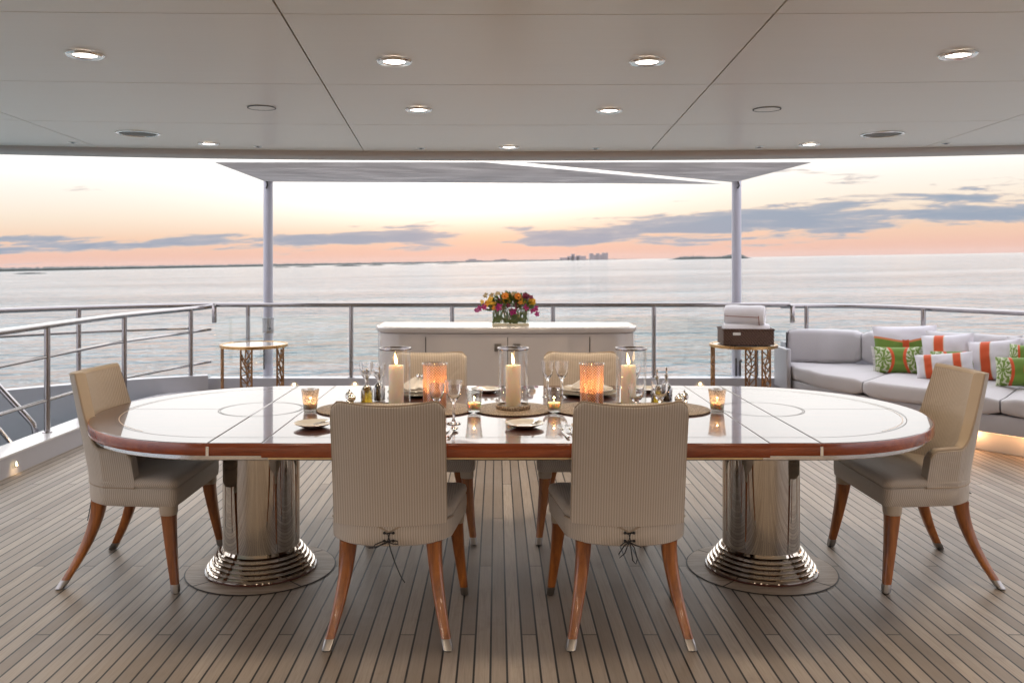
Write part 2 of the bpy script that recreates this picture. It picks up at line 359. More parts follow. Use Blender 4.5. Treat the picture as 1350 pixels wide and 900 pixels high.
def deck_mat():
    m, t, b = mat("weathered_teak_deck"); ob = t.node('ShaderNodeTexCoord').outputs['Object']; x, y, z = t.sep(ob)
    PW = 0.059
    u = t.math('ADD', t.math('DIVIDE', t.math('ADD', x, .111), PW), .5)
    i = t.math('FLOOR', u); fu = t.math('ABSOLUTE', t.math('SUBTRACT', t.math('FRACT', u), .5))
    v = t.math('ADD', t.math('DIVIDE', t.math('SUBTRACT', t.math('SUBTRACT', y, 3.33), t.math('MULTIPLY', i, .75)), 3.0), .5)
    jv = t.math('FLOOR', t.math('ADD', v, .5)); fv = t.math('ABSOLUTE', t.math('SUBTRACT', t.math('FRACT', v), .5))
    caulk = t.math('MAXIMUM', t.smooth(fu, .428, .444), t.math('SUBTRACT', 1.0, t.smooth(fv, .0007, .0014)))
    wn = t.node('ShaderNodeTexWhiteNoise', noise_dimensions='3D'); t.put(wn.inputs['Vector'], t.comb(i, jv, 1.0)); rnd = wn.outputs['Value']
    gv = t.comb(t.math('MULTIPLY', x, 130), t.math('ADD', t.math('MULTIPLY', y, 5), t.math('MULTIPLY', rnd, 50)), rnd)
    g = t.noise(gv, 1.0, 5, .65); g2 = t.noise(t.comb(t.math('MULTIPLY', x, 420), t.math('MULTIPLY', y, 14), rnd), 1.0, 2, .6)
    blotch = t.noise(ob, 1.1, 4, .6)
    c = t.mix(rnd, (.215, .172, .132), (.410, .345, .280))
    spot = t.noise(t.comb(t.math('MULTIPLY', x, 3.0), t.math('MULTIPLY', y, 3.0), 5), 1.0, 5, .7)
    c = t.mix(t.math('MULTIPLY', t.smooth(spot, .56, .70), .30), c, (.15, .115, .085))
    c = t.mix(t.math('MULTIPLY', t.smooth(g, .40, .72), .42), c, (.20, .160, .130))
    c = t.mix(t.math('MULTIPLY', t.smooth(g2, .5, .8), .30), c, (.16, .125, .10))
    c = t.mix(t.math('MULTIPLY', t.smooth(blotch, .42, .7), .38), c, (.34, .305, .28))
    c = t.mix(caulk, c, (.012, .011, .010))
    t.put(b.inputs['Base Color'], c)
    t.put(b.inputs['Roughness'], t.math('ADD', .40, t.math('MULTIPLY', g, .25)))
    b.inputs['Specular IOR Level'].default_value = 0.5
    bn = t.node('ShaderNodeBump'); bn.inputs['Strength'].default_value = .5; bn.inputs['Distance'].default_value = .002
    t.put(bn.inputs['Height'], t.math('SUBTRACT', t.math('MULTIPLY', g, .5), caulk)); t.l.new(bn.outputs[0], b.inputs['Normal']); return m
MT['deck'] = deck_mat()
MT['ringwood'] = wood("teak_ring_sector", (.23, .17, .12), (.46, .365, .28), 'X', .5, 0, 1.6, .35)

def ceiling_mat():
    m, t, b = mat("cream_ceiling_panel"); ob = t.node('ShaderNodeTexCoord').outputs['Object']; x, y, z = t.sep(ob)
    n = t.noise(t.comb(t.math('MULTIPLY', x, 1.2), t.math('MULTIPLY', y, 60), 0), 1.0, 4, .6); n2 = t.noise(ob, .7, 3, .5)
    c = t.mix(n, (.82, .765, .685), (.89, .835, .75)); c = t.mix(t.math('MULTIPLY', n2, .25), c, (.79, .735, .655))
    t.put(b.inputs['Base Color'], c); b.inputs['Roughness'].default_value = .28; b.inputs['Specular IOR Level'].default_value = .6
    bn = t.node('ShaderNodeBump'); bn.inputs['Strength'].default_value = .12; bn.inputs['Distance'].default_value = .02
    t.put(bn.inputs['Height'], t.noise(t.comb(t.math('MULTIPLY', x, 1.6), t.math('MULTIPLY', y, 4.0), 0), 1.0, 2, .5)); t.l.new(bn.outputs[0], b.inputs['Normal'])
    return m
MT['ceil'] = ceiling_mat()
MT['fascia'] = plain("taupe_fascia", (.50, .42, .375), .4, 0, .03)
MT['canvas'] = plain("grey_shade_sail", (.42, .41, .43), .9, 0, .08, 5, .4, 300)
def sail_mat():
    m, t, b = mat("woven_shade_sail"); ob = t.node('ShaderNodeTexCoord').outputs['Object']
    n = t.noise(ob, 5, 4, .6); o = t.n['Material Output']
    x, y, z = t.sep(ob); bn = t.node('ShaderNodeBump'); bn.inputs['Strength'].default_value = 1.0; bn.inputs['Distance'].default_value = .05
    cr_ = t.noise(t.comb(t.math('ADD', t.math('MULTIPLY', x, 1.3), t.math('MULTIPLY', y, 1.2)), t.math('SUBTRACT', t.math('MULTIPLY', y, 9.0), t.math('MULTIPLY', x, 2.0)), 0), 1.0, 4, .6, .5)
    t.put(bn.inputs['Height'], cr_); t.l.new(bn.outputs[0], b.inputs['Normal'])
    t.put(b.inputs['Base Color'], t.mix(n, (.52, .515, .53), (.62, .61, .62))); b.inputs['Roughness'].default_value = .9
    tl = t.node('ShaderNodeBsdfTranslucent'); t.put(tl.inputs[0], t.mix(t.smooth(cr_, .38, .68), (.44, .42, .415), (.60, .575, .565)))  # wrinkle shading painted into the sail colour as darker and paler streaks
    t.l.new(bn.outputs[0], tl.inputs['Normal']); ms = t.node('ShaderNodeMixShader'); ms.inputs[0].default_value = .65; t.l.new(b.outputs[0], ms.inputs[1]); t.l.new(tl.outputs[0], ms.inputs[2]); t.l.new(ms.outputs[0], o.inputs[0]); return m
MT['sail'] = sail_mat()

def sea_mat():
    m, t, b = mat("sea_water"); ob = t.node('ShaderNodeTexCoord').outputs['Object']; x, y, z = t.sep(ob)
    t.put(b.inputs['Base Color'], (.105, .16, .175)); b.inputs['Roughness'].default_value = .09; b.inputs['IOR'].default_value = 1.55
    a = t.noise(t.comb(t.math('MULTIPLY', x, .08), t.math('MULTIPLY', y, .13), 0), 1.0, 5, .55, .3)
    c = t.noise(t.comb(t.math('MULTIPLY', x, .26), t.math('MULTIPLY', y, .42), 4), 1.0, 3, .5, .4)
    f = t.noise(t.comb(t.math('MULTIPLY', x, 1.3), t.math('MULTIPLY', y, 1.9), 9), 1.0, 3, .6)
    pt = t.smooth(t.noise(t.comb(t.math('MULTIPLY', x, .006), t.math('MULTIPLY', y, .016), 2), 1.0, 4, .6), .35, .65)
    pt = t.math('ADD', .55, t.math('MULTIPLY', pt, .75))
    h = t.math('ADD', t.math('ADD', t.math('MULTIPLY', a, 6.5), t.math('MULTIPLY', c, 3.4)), t.math('MULTIPLY', f, .3))
    bn = t.node('ShaderNodeBump'); bn.inputs['Strength'].default_value = 1.0; bn.inputs['Distance'].default_value = 1.0
    t.put(bn.inputs['Height'], t.math('MULTIPLY', h, pt)); t.l.new(bn.outputs[0], b.inputs['Normal']); return m
MT['sea'] = sea_mat()
MT['coast'] = plain("far_mangrove_shore", (.045, .055, .05), .9, 0, .3, .02)
MT['rocks'] = plain("low_reef_rock", (.06, .06, .055), .9, 0, .3, .2)
MT['tower'] = plain("pale_hotel_render", (.34, .28, .28), .8, 0, .08, .05)

# ==================================================================== SETTING
SEA_Z = -6.0
def tilt_pt(x, y, z): return (x * cos(TILT) - z * sin(TILT), y, x * sin(TILT) + z * cos(TILT))
mb = MB(); S = 18500
mb.add([(-S, -1400, 0), (S, -1400, 0), (S, S, 0), (-S, S, 0)], [(0, 1, 2, 3)])
sea = setting(mb.build('sea', MT['sea'])); sea.location = (0, 0, SEA_Z); sea.rotation_euler = (0, -TILT, 0)
def sea_pt(px, dist): # point on the tilted sea under photograph column px
    x = (px - VX) * dist / F; return Vector((x, dist, SEA_Z + x * math.tan(TILT)))

# teak deck
mb = MB(); mb.add([(-3.30, -3.0, 0), (6.0, -3.0, 0), (6.0, 8.9, 0), (-3.30, 8.9, 0)], [(0, 1, 2, 3)])
setting(mb.build('deck', MT['deck']))
TCX, TCY = 0.068, 4.056
PED = (-1.113, 1.249)
for pxx in PED:
    mb = MB(); n = 72
    def arc(r, z, a0, a1, k=18): return [(pxx + r * cos(a0 + (a1 - a0) * q / k), TCY + r * sin(a0 + (a1 - a0) * q / k), z) for q in range(k + 1)]
    for q in range(4):
        a0 = pi / 4 + q * pi / 2 + .012; a1 = a0 + pi / 2 - .024
        o_ = arc(.340, .0042, a0, a1); i_ = arc(.20, .0042, a0, a1)
        vs = o_ + i_; fs = [(k, k + 1, 19 + k + 1, 19 + k) for k in range(18)]; mb.add(vs, fs)
    setting(mb.build('deck_ring', MT['ringwood']))
    mb = MB(); mb.lathe([(.18, .002), (.3465, .002)], (pxx, TCY, 0), 72, caps=False); setting(mb.build('deck_ring_caulk', MT['dark']))

# ceiling: panels with open joints
def zc(x): return 2.30 + .0031 * min(abs(x - .1), 4.2) ** 2
def onc(px, py):
    z = 2.3
    for _ in range(6):
        d = F * (z - H) / (VY - py); x = (px - VX) * d / F; z = zc(x)
    return x, d, z
CY = [-1.85, -.65, .56, 1.76, 2.96, 4.14, 5.37, 6.66]
def xs_at(y): # the lengthwise joints spread slightly towards the stern
    k = (y - 2.79) / (6.62 - 2.79)
    return [-5.2, -2.70 - .39 * k, -.731 - .30 * k, .948 + .242 * k, 2.92 + .385 * k, 5.4]
ceil_root = bpy.data.objects.new('ceiling', None); COL.objects.link(ceil_root); setting(ceil_root)
g = .0035
mb = MB()
for j in range(len(CY) - 1):
    y0, y1 = CY[j] + g, CY[j + 1] - g
    A, B = xs_at(CY[j]), xs_at(CY[j + 1])
    for i in range(5):
        n = 10; bot = []; 
        for q in range(n + 1):
            t_ = q / n; xa = A[i] + g + (A[i + 1] - A[i] - 2 * g) * t_; xb = B[i] + g + (B[i + 1] - B[i] - 2 * g) * t_
            bot.append(((xa, y0, zc(xa)), (xb, y1, zc(xb))))
        vs = []; fs = []
        for a_, b_ in bot: vs += [a_, b_, (a_[0], a_[1], a_[2] + .012), (b_[0], b_[1], b_[2] + .012)]
        for q in range(n):
            o_ = q * 4; p_ = o_ + 4
            fs += [(o_, o_ + 1, p_ + 1, p_), (o_, p_, p_ + 2, o_ + 2), (o_ + 1, o_ + 3, p_ + 3, p_ + 1)]
        fs += [(0, 2, 3, 1), (n * 4, n * 4 + 1, n * 4 + 3, n * 4 + 2)]
        mb.add(vs, fs)
mb.build('ceiling_panel', MT['ceil'], ceil_root, 30)
mb = MB(); mb.grid(24, 2, lambda u, v: (-5.2 + 10.6 * u, -3 + 9.66 * v, zc(-5.2 + 10.6 * u) + .02)); 
mb.grid(24, 2, lambda u, v: (-5.2 + 10.6 * u, -3 + 9.9 * v, zc(-5.2 + 10.6 * u) + .30))
mb.build('ceiling_backing', MT['dark'], ceil_root)
mb = MB()
prof = [(6.662, .012), (6.672, -.010), (6.70, -.028), (6.74, -.040), (6.90, -.046), (6.90, .29), (6.662, .29)]
rings = []
for q in range(41):
    x = -5.2 + 10.6 * q / 40; rings.append([(x, y, zc(x) + z) for y, z in prof])
mb.loft(rings); mb.build('fascia', MT['fascia'], ceil_root, 50)

# saloon bulkhead behind the camera closes the deck
bh = thing('saloon_bulkhead', 'cream bulkhead of the saloon closing the deck behind the viewer', 'wall', (0, -2.9, 0))
mb = MB(); [mb.box(a_, b_, 0, .12, 0, 2.12) for a_, b_ in ((-5.2, -4.7), (-2.0, -1.6), (1.8, 2.2), (4.9, 5.4))]; mb.box(-4.7, -2.0, 0, .12, 0, .5); mb.box(2.2, 4.9, 0, .12, 0, .5); mb.box(-5.2, 5.4, 0, .12, 2.122, 2.42); mb.build('wall', plain("cream_bulkhead_panel", (.72, .66, .58), .4, 0, .05, 3), bh)
for a_, b_, z_ in ((-4.7, -2.0, .5), (2.2, 4.9, .5)):
    mb = MB(); mb.box(a_, b_, .04, .06, z_, 2.12); mb.build('window_pane', plain("dark_tinted_pane", (.03, .03, .03), .05, 0, .02), bh)
mb = MB(); mb.box(-1.6, 1.8, .04, .06, 0.02, 2.12); mb.build('glass_door', plain("dark_tinted_glass", (.03, .03, .03), .05, 0, .02), bh)

# bulwarks and coamings
def wall_path(pts, z0, z1, th, m, name, label, cat, cap=None):
    """a low wall that follows a plan polyline; th is the thickness outwards (to the right of the path)"""
    r_ = thing(name, label, cat, (pts[0][0], pts[0][1], z0)); ox, oy = pts[0]
    n = len(pts); inner = []; outer = []
    for i, p in enumerate(pts):
        a = Vector(pts[max(i - 1, 0)]); b = Vector(pts[min(i + 1, n - 1)]); t_ = (b - a).normalized(); nrm = Vector((t_.y, -t_.x))
        inner.append(Vector(p)); outer.append(Vector(p) + nrm * th)
    rings = [[(a.x - ox, a.y - oy, 0), (a.x - ox, a.y - oy, z1 - z0), (b.x - ox, b.y - oy, z1 - z0), (b.x - ox, b.y - oy, 0)] for a, b in zip(inner, outer)]
    mb = MB(); mb.loft(rings); mb.build('wall_body', m, r_, 30)
    if cap:
        rings = [[(a.x - ox + (a.x - b.x) * .06, a.y - oy + (a.y - b.y) * .06, z1 - z0 + .002), (a.x - ox + (a.x - b.x) * .06, a.y - oy + (a.y - b.y) * .06, z1 - z0 + .016),
                  (b.x - ox, b.y - oy, z1 - z0 + .016), (b.x - ox, b.y - oy, z1 - z0 + .002)] for a, b in zip(inner, outer)]
        mb = MB(); mb.loft(rings); mb.build('cap_rail', cap, r_, 30)
    return r_
def smooth_path(pts, n=8):
    P_ = [Vector(p) for p in pts]; out_ = []
    for i in range(len(P_) - 1):
        p0 = P_[max(i - 1, 0)]; p1 = P_[i]; p2 = P_[i + 1]; p3 = P_[min(i + 2, len(P_) - 1)]
        for k in range(n):
            t_ = k / n
            out_.append(0.5 * ((2 * p1) + (p2 - p0) * t_ + (2 * p0 - 5 * p1 + 4 * p2 - p3) * t_ ** 2 + (3 * p1 - p0 - 3 * p2 + p3) * t_ ** 3))
    out_.append(P_[-1]); return [tuple(p) for p in out_]

OUT_L = smooth_path([(-5.6, 5.6), (-5.1, 6.9), (-4.4, 7.75), (-3.6, 8.40), (-2.95, 8.72)])
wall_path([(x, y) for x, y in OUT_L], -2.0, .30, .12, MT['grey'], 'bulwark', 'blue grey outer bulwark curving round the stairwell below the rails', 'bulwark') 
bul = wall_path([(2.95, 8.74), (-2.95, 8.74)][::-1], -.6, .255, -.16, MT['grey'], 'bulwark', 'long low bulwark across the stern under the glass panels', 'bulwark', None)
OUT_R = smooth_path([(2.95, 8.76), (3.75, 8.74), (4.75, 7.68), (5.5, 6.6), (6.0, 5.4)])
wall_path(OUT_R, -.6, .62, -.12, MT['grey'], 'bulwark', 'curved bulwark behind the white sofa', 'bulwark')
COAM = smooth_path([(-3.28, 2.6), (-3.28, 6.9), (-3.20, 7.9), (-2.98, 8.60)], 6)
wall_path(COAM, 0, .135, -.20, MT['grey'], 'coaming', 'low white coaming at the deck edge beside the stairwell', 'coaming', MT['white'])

# ------------------------------------------------------------------ rails
def rail_path(px_pts, z): return [((px - VX) * (F * (H - z) / (py - VY)) / F, F * (H - z) / (py - VY), z) for px, py in px_pts]
def railing(name, label, top, bars, posts, zb, r=.024, rb=.013, extra=None):
    rt = thing(name, label, 'railing', top[len(top) // 2]); o0 = Vector(top[len(top) // 2])
    mb = MB(); mb.tube([Vector(p) - o0 for p in top], r, 12); mb.build('top_rail', MT['rail'], rt)
    for b in bars:
        mb = MB(); mb.tube([Vector(p) - o0 for p in b], rb, 10); mb.build('rail_bar', MT['rail'], rt)
    for p in posts:
        q0 = Vector((p[0], p[1], p[3] if len(p) > 3 else zb)) - o0; q1 = Vector((p[0], p[1], p[2])) - o0
        mb = MB(); mb.tube([q0, q1], .022, 12); mb.lathe([(.036, 0), (.036, .008), (.024, .014)], q0, 14); mb.build('stanchion', MT['rail'], rt)
    return rt, o0
AY = 8.80; AZ = 1.0
def ax(px): return (px - VX) * AY / F
ar, ao = railing('stern_railing', 'long straight steel railing with glass panels across the stern', [(ax(285), AY, AZ), (ax(460), AY, AZ), (ax(860), AY, AZ), (ax(1041), AY, AZ)], [],
                 [(ax(p), AY, AZ) for p in (327, 463, 596, 729, 862, 997)], .255)
edges = [282, 463, 596, 729, 862, 1043]
for a, b in zip(edges[:-1], edges[1:]):
    mb = MB(); mb.box(ax(a) + .03 - ao.x, ax(b) - .03 - ao.x, -.065, -.055, .40 - ao.z, .885 - ao.z, .002, 1); mb.build('glass_panel', MT['glasspane'], ar)
for p in (285, 1042):
    mb = MB(); mb.box(ax(p) - .02 - ao.x, ax(p) + .02 - ao.x, -.075, -.035, .82 - ao.z, 1.0 - ao.z, .006); mb.build('gate_bracket', MT['rail'], ar)
zi = .96
IN = smooth_path([(-3.42, 3.2, zi), (-3.42, 5.2, zi), (-3.41, 6.55, zi), (-3.36, 7.72, zi), (-3.07, 8.62, zi + .01), (-2.90, 8.76, zi + .03)], 6)
def lower(path, dz, cut=0): return [(x, y, z + dz) for x, y, z in path[:len(path) - cut]]
railing('stair_guard_railing', 'steel railing with three bars standing on the white coaming', IN, [lower(IN, -.235, 1), lower(IN, -.565, 1)],
        [(-3.41, 6.50, zi), (-3.355, 7.72, zi), (-3.07, 8.60, zi)], .15, .024, .013)
OUTR = smooth_path([(-5.65, 5.6, 1.0), (-5.15, 6.9, 1.0), (-4.45, 7.8, 1.0), (-3.65, 8.46, 1.0), (-2.90, 8.82, 1.0)], 6)
railing('outer_railing', 'curved outer steel railing beyond the stairwell', OUTR, [lower(OUTR, -.235, 2)], [(-4.00, 8.20, 1.0), (-3.12, 8.74, 1.0), (-5.2, 6.8, 1.0)], .30)
ORR = smooth_path([(2.93, 8.84, .985), (3.8, 8.80, .985), (4.72, 7.60, .985), (5.5, 6.55, .985)], 8)
railing('sofa_railing', 'curved steel railing above the back of the white sofa', ORR, [], [(3.20, 8.86, .985), (4.14, 8.32, .985), (5.2, 6.95, .985)], .62)
hr = thing('stair_handrail', 'steel handrail sloping down into the stairwell behind the coaming', 'handrail', at(46, 575, 7.0))
o0 = Vector(hr.location)
mb = MB(); mb.tube([Vector(at(*p)) - o0 for p in ((46, 577, 7.0), (46.5, 568, 7.0), (44, 559, 7.0), (36, 550, 7.0), (0, 511, 7.0), (-60, 446, 7.0))], .024, 12); mb.build('upper_bar', MT['rail'], hr)
mb = MB(); mb.tube([Vector(at(*p)) - o0 for p in ((18, 588, 7.0), (0, 567, 7.0), (-70, 490, 7.0))], .017, 10); mb.build('lower_bar', MT['rail'], hr)

# ------------------------------------------------------------------ shade sails and their posts
PY = 9.05
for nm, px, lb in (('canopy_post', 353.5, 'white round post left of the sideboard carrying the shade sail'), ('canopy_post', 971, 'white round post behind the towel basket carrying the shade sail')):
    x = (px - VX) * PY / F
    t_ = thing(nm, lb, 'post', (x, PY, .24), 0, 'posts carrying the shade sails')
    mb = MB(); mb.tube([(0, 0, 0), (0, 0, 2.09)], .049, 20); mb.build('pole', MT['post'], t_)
    zcol = H - (430 - VY) * PY / F - .24
    if px < 600:
        mb = MB(); mb.tube([(0, 0, zcol - .07), (0, 0, zcol + .07)], .057, 20); mb.lathe([(.062, 0), (.062, .02)], (0, 0, zcol + .07), 20); mb.build('clamp', MT['rail'], t_)
        mb = MB(); mb.box(.02, .05, -.07, -.055, zcol - .03, zcol - .01); mb.build('strap', MT['dark'], t_); mb = MB(); mb.sphere((-.03, -.055, zcol - .22), .013); mb.tube([(-.03, -.055, zcol - .45), (-.03, -.055, zcol - .22)], .007, 6); mb.build('fitting', MT['dark'], t_)
    else:
        mb = MB(); mb.tube([(-.02, -.055, zcol - .52), (-.02, -.055, zcol - .33)], .009, 6); mb.tube([(.025, -.052, zcol - .52), (.025, -.052, zcol - .36)], .009, 6); mb.sphere((.03, -.055, zcol - .36), .014); mb.build('fitting', MT['dark'], t_)
    mb = MB(); mb.tube([(.0, -.05, 2.05), (.01, -.07, 2.0), (-.005, -.055, 1.97)], .008, 6); mb.build('hook', MT['dark'], t_)
def sail(corners, name, label, sag):
    c = [Vector(p) for p in corners]; base_ = c[0].copy()
    def fn(u, v, off=0):
        p = c[0].lerp(c[1], u).lerp(c[3].lerp(c[2], u), v)
        p = p + Vector((0, 0, -sag * sin(pi * u) * sin(pi * v) * .4 + .040 * mnoise.noise(Vector((p.x * .7 + p.y * 1.4, p.y * 2.6 - p.x * .9, 1.3))) * sin(pi * v) * sin(pi * u) + .016 * mnoise.noise(Vector((p.x * .5 + p.y * 1.2, p.y * 6 - p.x * 1.6, 4.3))) * sin(pi * v) * sin(pi * u) + off)); return p - base_
    mb = MB(); mb.grid(60, 24, lambda u, v: fn(u, v)); mb.grid(60, 24, lambda u, v: fn(u, v, .004), flip=True)
    o = mb.build(name, MT['sail'], None, 60); o.location = base_; return tag(o, label, 'shade sail', 'shade sails behind the roof')
Y0, Z0, Z1 = 7.08, 2.262, 2.285
def sx0(px): return (px - VX) * Y0 / F
def sx1(px): return (px - VX) * PY / F
sail([(sx0(283), Y0, Z0), (sx0(640), Y0, Z0), (sx1(952), PY, Z1 - .025), (sx1(350), PY, Z1)], 'shade_sail', 'larger grey shade sail reaching to the left post', .05)
sail([(sx0(688), Y0, Z0), (sx0(1070), Y0, Z0), (sx1(972), PY, Z1), (sx1(962), PY, Z1 - .003)], 'shade_sail', 'triangular grey shade sail drawn to the right post', .04)

# ------------------------------------------------------------------ ceiling fittings
def downlight(px, py, label, power, r=.076):
    x, y, z = onc(px, py); t_ = thing('downlight', label, 'downlight', (x, y, z - .001), 0, 'round downlights in the ceiling')
    mb = MB(); mb.lathe([(r, 0), (r, -.006), (r * .93, -.012), (r * .68, -.010), (r * .62, -.004)], (0, 0, 0), 40, caps=False); mb.build('trim_ring', MT['silver'], t_)
    mb = MB(); mb.lathe([(r * .62, -.006), (r * .3, -.010), (.001, -.011)], (0, 0, 0), 32); mb.build('lens', MT['lens'], t_)
    L = bpy.data.lights.new('downlight_lamp', 'SPOT'); L.energy = power; L.color = (1.0, .80, .58); L.spot_size = radians(150); L.spot_blend = 1.0; L.shadow_soft_size = .16
    lo = bpy.data.objects.new('downlight_lamp', L); COL.objects.link(lo); lo.parent = t_; lo.location = (0, 0, -.03)
    return t_
PWR = 34
for px, py, lb in ((112, 71, 'leftmost of the four big downlights in the nearest row'), (520, 79.5, 'downlight of the nearest row, above the left front chair'),
                   (853, 80, 'downlight of the nearest row, above the right front chair'), (1263, 71, 'rightmost of the four big downlights in the nearest row'),
                   (552, 143.5, 'left downlight of the pair in the middle row'), (803, 144.5, 'right downlight of the pair in the middle row'),
                   (275, 188.5, 'small downlight at the roof edge beside the left speaker'), (671, 193, 'small downlight at the middle of the roof edge'),
                   (1067, 189.5, 'small downlight at the roof edge beside the right speaker')):
    downlight(px, py, lb, PWR)
for i, (x, y) in enumerate(((-1.9, -1.5), (2.1, -1.5), (-.55, -2.1), (.75, -2.1), (-3.2, -2.1), (3.4, -2.1))):  # unseen lamps added behind the camera to light chair backs and near deck
    t_ = thing('downlight', 'fill downlight added unseen in the ceiling behind the viewer', 'downlight', (x, y, zc(x) - .001), 0, 'added fill downlights out of view')
    mb = MB(); mb.lathe([(.076, 0), (.076, -.006), (.07, -.012), (.05, -.010), (.047, -.004)], (0, 0, 0), 24, caps=False); mb.build('trim_ring', MT['silver'], t_)
    mb = MB(); mb.lathe([(.047, -.006), (.001, -.011)], (0, 0, 0), 24); mb.build('lens', MT['lens'], t_)
    L = bpy.data.lights.new('downlight_lamp', 'SPOT'); L.energy = PWR * 5.2; L.color = (1.0, .81, .63); L.spot_size = radians(165); L.spot_blend = .8; L.shadow_soft_size = .16
    lo = bpy.data.objects.new('downlight_lamp', L); COL.objects.link(lo); lo.parent = t_; lo.location = (0, 0, -.03)
MT['grille'] = plain("speaker_grille_mesh", (.25, .23, .21), .6, .3, .2, 300)
for px, py, lb in ((182, 175.5, 'round speaker grille in the left part of the ceiling'), (1163, 176.5, 'round speaker grille in the right part of the ceiling')):
    x, y, z = onc(px, py); t_ = thing('ceiling_speaker', lb, 'speaker', (x, y, z - .001), 0, 'round ceiling speakers')
    mb = MB(); mb.lathe([(.142, 0), (.142, -.006), (.128, -.009), (.124, -.004)], (0, 0, 0), 40, caps=False); mb.build('rim', MT['silver'], t_)
    mb = MB(); mb.lathe([(.125, -.003), (.06, -.008), (.001, -.009)], (0, 0, 0), 40); mb.build('grille', MT['grille'], t_)
for px, py, lb in ((345, 142, 'flush round ceiling hatch to the left of the lamps'), (1011, 144, 'flush round ceiling hatch to the right of the lamps')):
    x, y, z = onc(px, py); t_ = thing('ceiling_hatch', lb, 'ceiling hatch', (x, y, z - .001), 0, 'flush round ceiling hatches')
    mb = MB(); mb.lathe([(.078, .0), (.078, -.003), (.073, -.003), (.073, 0)], (0, 0, 0), 40, caps=False); mb.build('joint_ring', MT['dark'], t_)
    mb = MB(); mb.lathe([(.072, .0), (.072, -.002), (.001, -.002)], (0, 0, 0), 40); mb.build('cover', MT['ceil'], t_)
for px, py, lb in ((96, 187.5, 'small dark nozzle left of the left ceiling speaker'), (340, 192.8, 'small dark nozzle between left edge lamp and roof joint'), (555, 195.0, 'small dark nozzle left of the middle edge lamp'),
                   (785, 195.5, 'small dark nozzle right of the middle edge lamp'), (1001, 193.3, 'small dark nozzle left of the right edge lamp'), (1247, 188.6, 'small dark nozzle right of the right ceiling speaker')):
    x, y, z = onc(px, py); t_ = thing('ceiling_nozzle', lb, 'nozzle', (x, y, z - .001), 0, 'small ceiling nozzles')
    mb = MB(); mb.lathe([(.030, 0), (.030, -.003), (.025, -.0045), (.001, -.0045)], (0, 0, 0), 24); mb.build('plate', MT['silver'], t_)
    mb = MB(); mb.lathe([(.014, -.0055), (.012, -.008), (.001, -.008)], (0, 0, 0), 16); mb.build('tip', MT['dark'], t_)

# ==================================================================== DINING TABLE
AL, AR_, BY = .735, .722, .757
ZT = .75
tbl = thing('dining_table', 'long oval glossy mahogany dining table on two chrome pedestals', 'table', (TCX, TCY, 0))
def tb(x): return x - TCX
XL, XR = PED; CL, CR = -.905, 1.05
def slab(outl, z0, z1, inset=.005):
    c = Vector((sum(p[0] for p in outl) / len(outl), sum(p[1] for p in outl) / len(outl)))
    def ins(d): 
        r_ = []
        n = len(outl)
        for i in range(n):
            a = Vector(outl[i - 1]); b = Vector(outl[i]); c_ = Vector(outl[(i + 1) % n]); e1 = (b - a).normalized(); e2 = (c_ - b).normalized()
            nn = (Vector((-e1.y, e1.x)) + Vector((-e2.y, e2.x))); nn = nn.normalized() if nn.length > 1e-6 else Vector((0, 0))
            r_.append(b + nn * d)
        return r_
    mb = MB(); mb.outline([(ins(inset * 1.4), z0), (ins(inset * .4), z0 + inset * .5), (ins(0), z0 + inset * 1.4), (ins(0), z1 - inset * 1.2), (ins(inset * .35), z1 - inset * .35), (ins(inset * 1.2), z1 - .0003), (ins(inset * 1.6), z1), (ins(inset * 2.4), z1)]); return mb
def ell(cx, a, b, t0, t1, n=40): return [(cx + a * cos(t0 + (t1 - t0) * k / n), b * sin(t0 + (t1 - t0) * k / n)) for k in range(n + 1)]
gp = .0006
slab(ell(tb(XR) + gp, AR_, BY, -pi / 2, pi / 2), .700, ZT, .0035).build('end_leaf', MT['maho'], tbl, 25)
slab(ell(tb(XL) - gp, AL, BY, pi / 2, 3 * pi / 2), .700, ZT, .0035).build('end_leaf', MT['maho'], tbl, 25)
for a, b in ((XL + gp, CL - gp), (CR + gp, XR - gp)):
    slab([(tb(a), -BY), (tb(b), -BY), (tb(b), BY), (tb(a), BY)], .700, ZT, .0025).build('inner_leaf', MT['maho'], tbl, 25)
slab([(tb(CL), -BY - .006), (tb(CR), -BY - .006), (tb(CR), BY + .006), (tb(CL), BY + .006)], .694, ZT, .0025).build('centre_leaf', MT['maho'], tbl, 25)
# red mahogany lipping round the edge, set 2 mm proud
def lipping(outl, z0, z1, name):
    mb = MB(); n = len(outl); rings = []
    for i, p in enumerate(outl):
        a = Vector(outl[max(i - 1, 0)]); b = Vector(outl[min(i + 1, n - 1)]); t_ = (b - a).normalized(); nn = Vector((t_.y, -t_.x)); q = Vector(p)
        sec = [(-.004, z0), (.0025, z0), (.004, z0 + .006), (.004, z1 - .008), (.002, z1 - .002), (-.004, z1 - .0015)]
        rings.append([(q.x + nn.x * o_, q.y + nn.y * o_, z) for o_, z in sec])
    mb.loft(rings); return mb.build(name, MT['maho_edge'], tbl, 25)
lipping(ell(tb(XR) + gp, AR_, BY, -pi / 2, pi / 2), .703, ZT, 'edge_lipping')
lipping(ell(tb(XL) - gp, AL, BY, pi / 2, 3 * pi / 2), .703, ZT, 'edge_lipping')
for s in (-1, 1):
    for a, b in ((XL + gp, CL - gp), (CR + gp, XR - gp)): 
        q = [(tb(a), s * BY), (tb(b), s * BY)]; lipping(q if s < 0 else q[::-1], .703, ZT, 'edge_lipping')
    q = [(tb(CL), s * (BY + .006)), (tb(CR), s * (BY + .006))]; lipping(q if s < 0 else q[::-1], .697, ZT, 'edge_lipping')
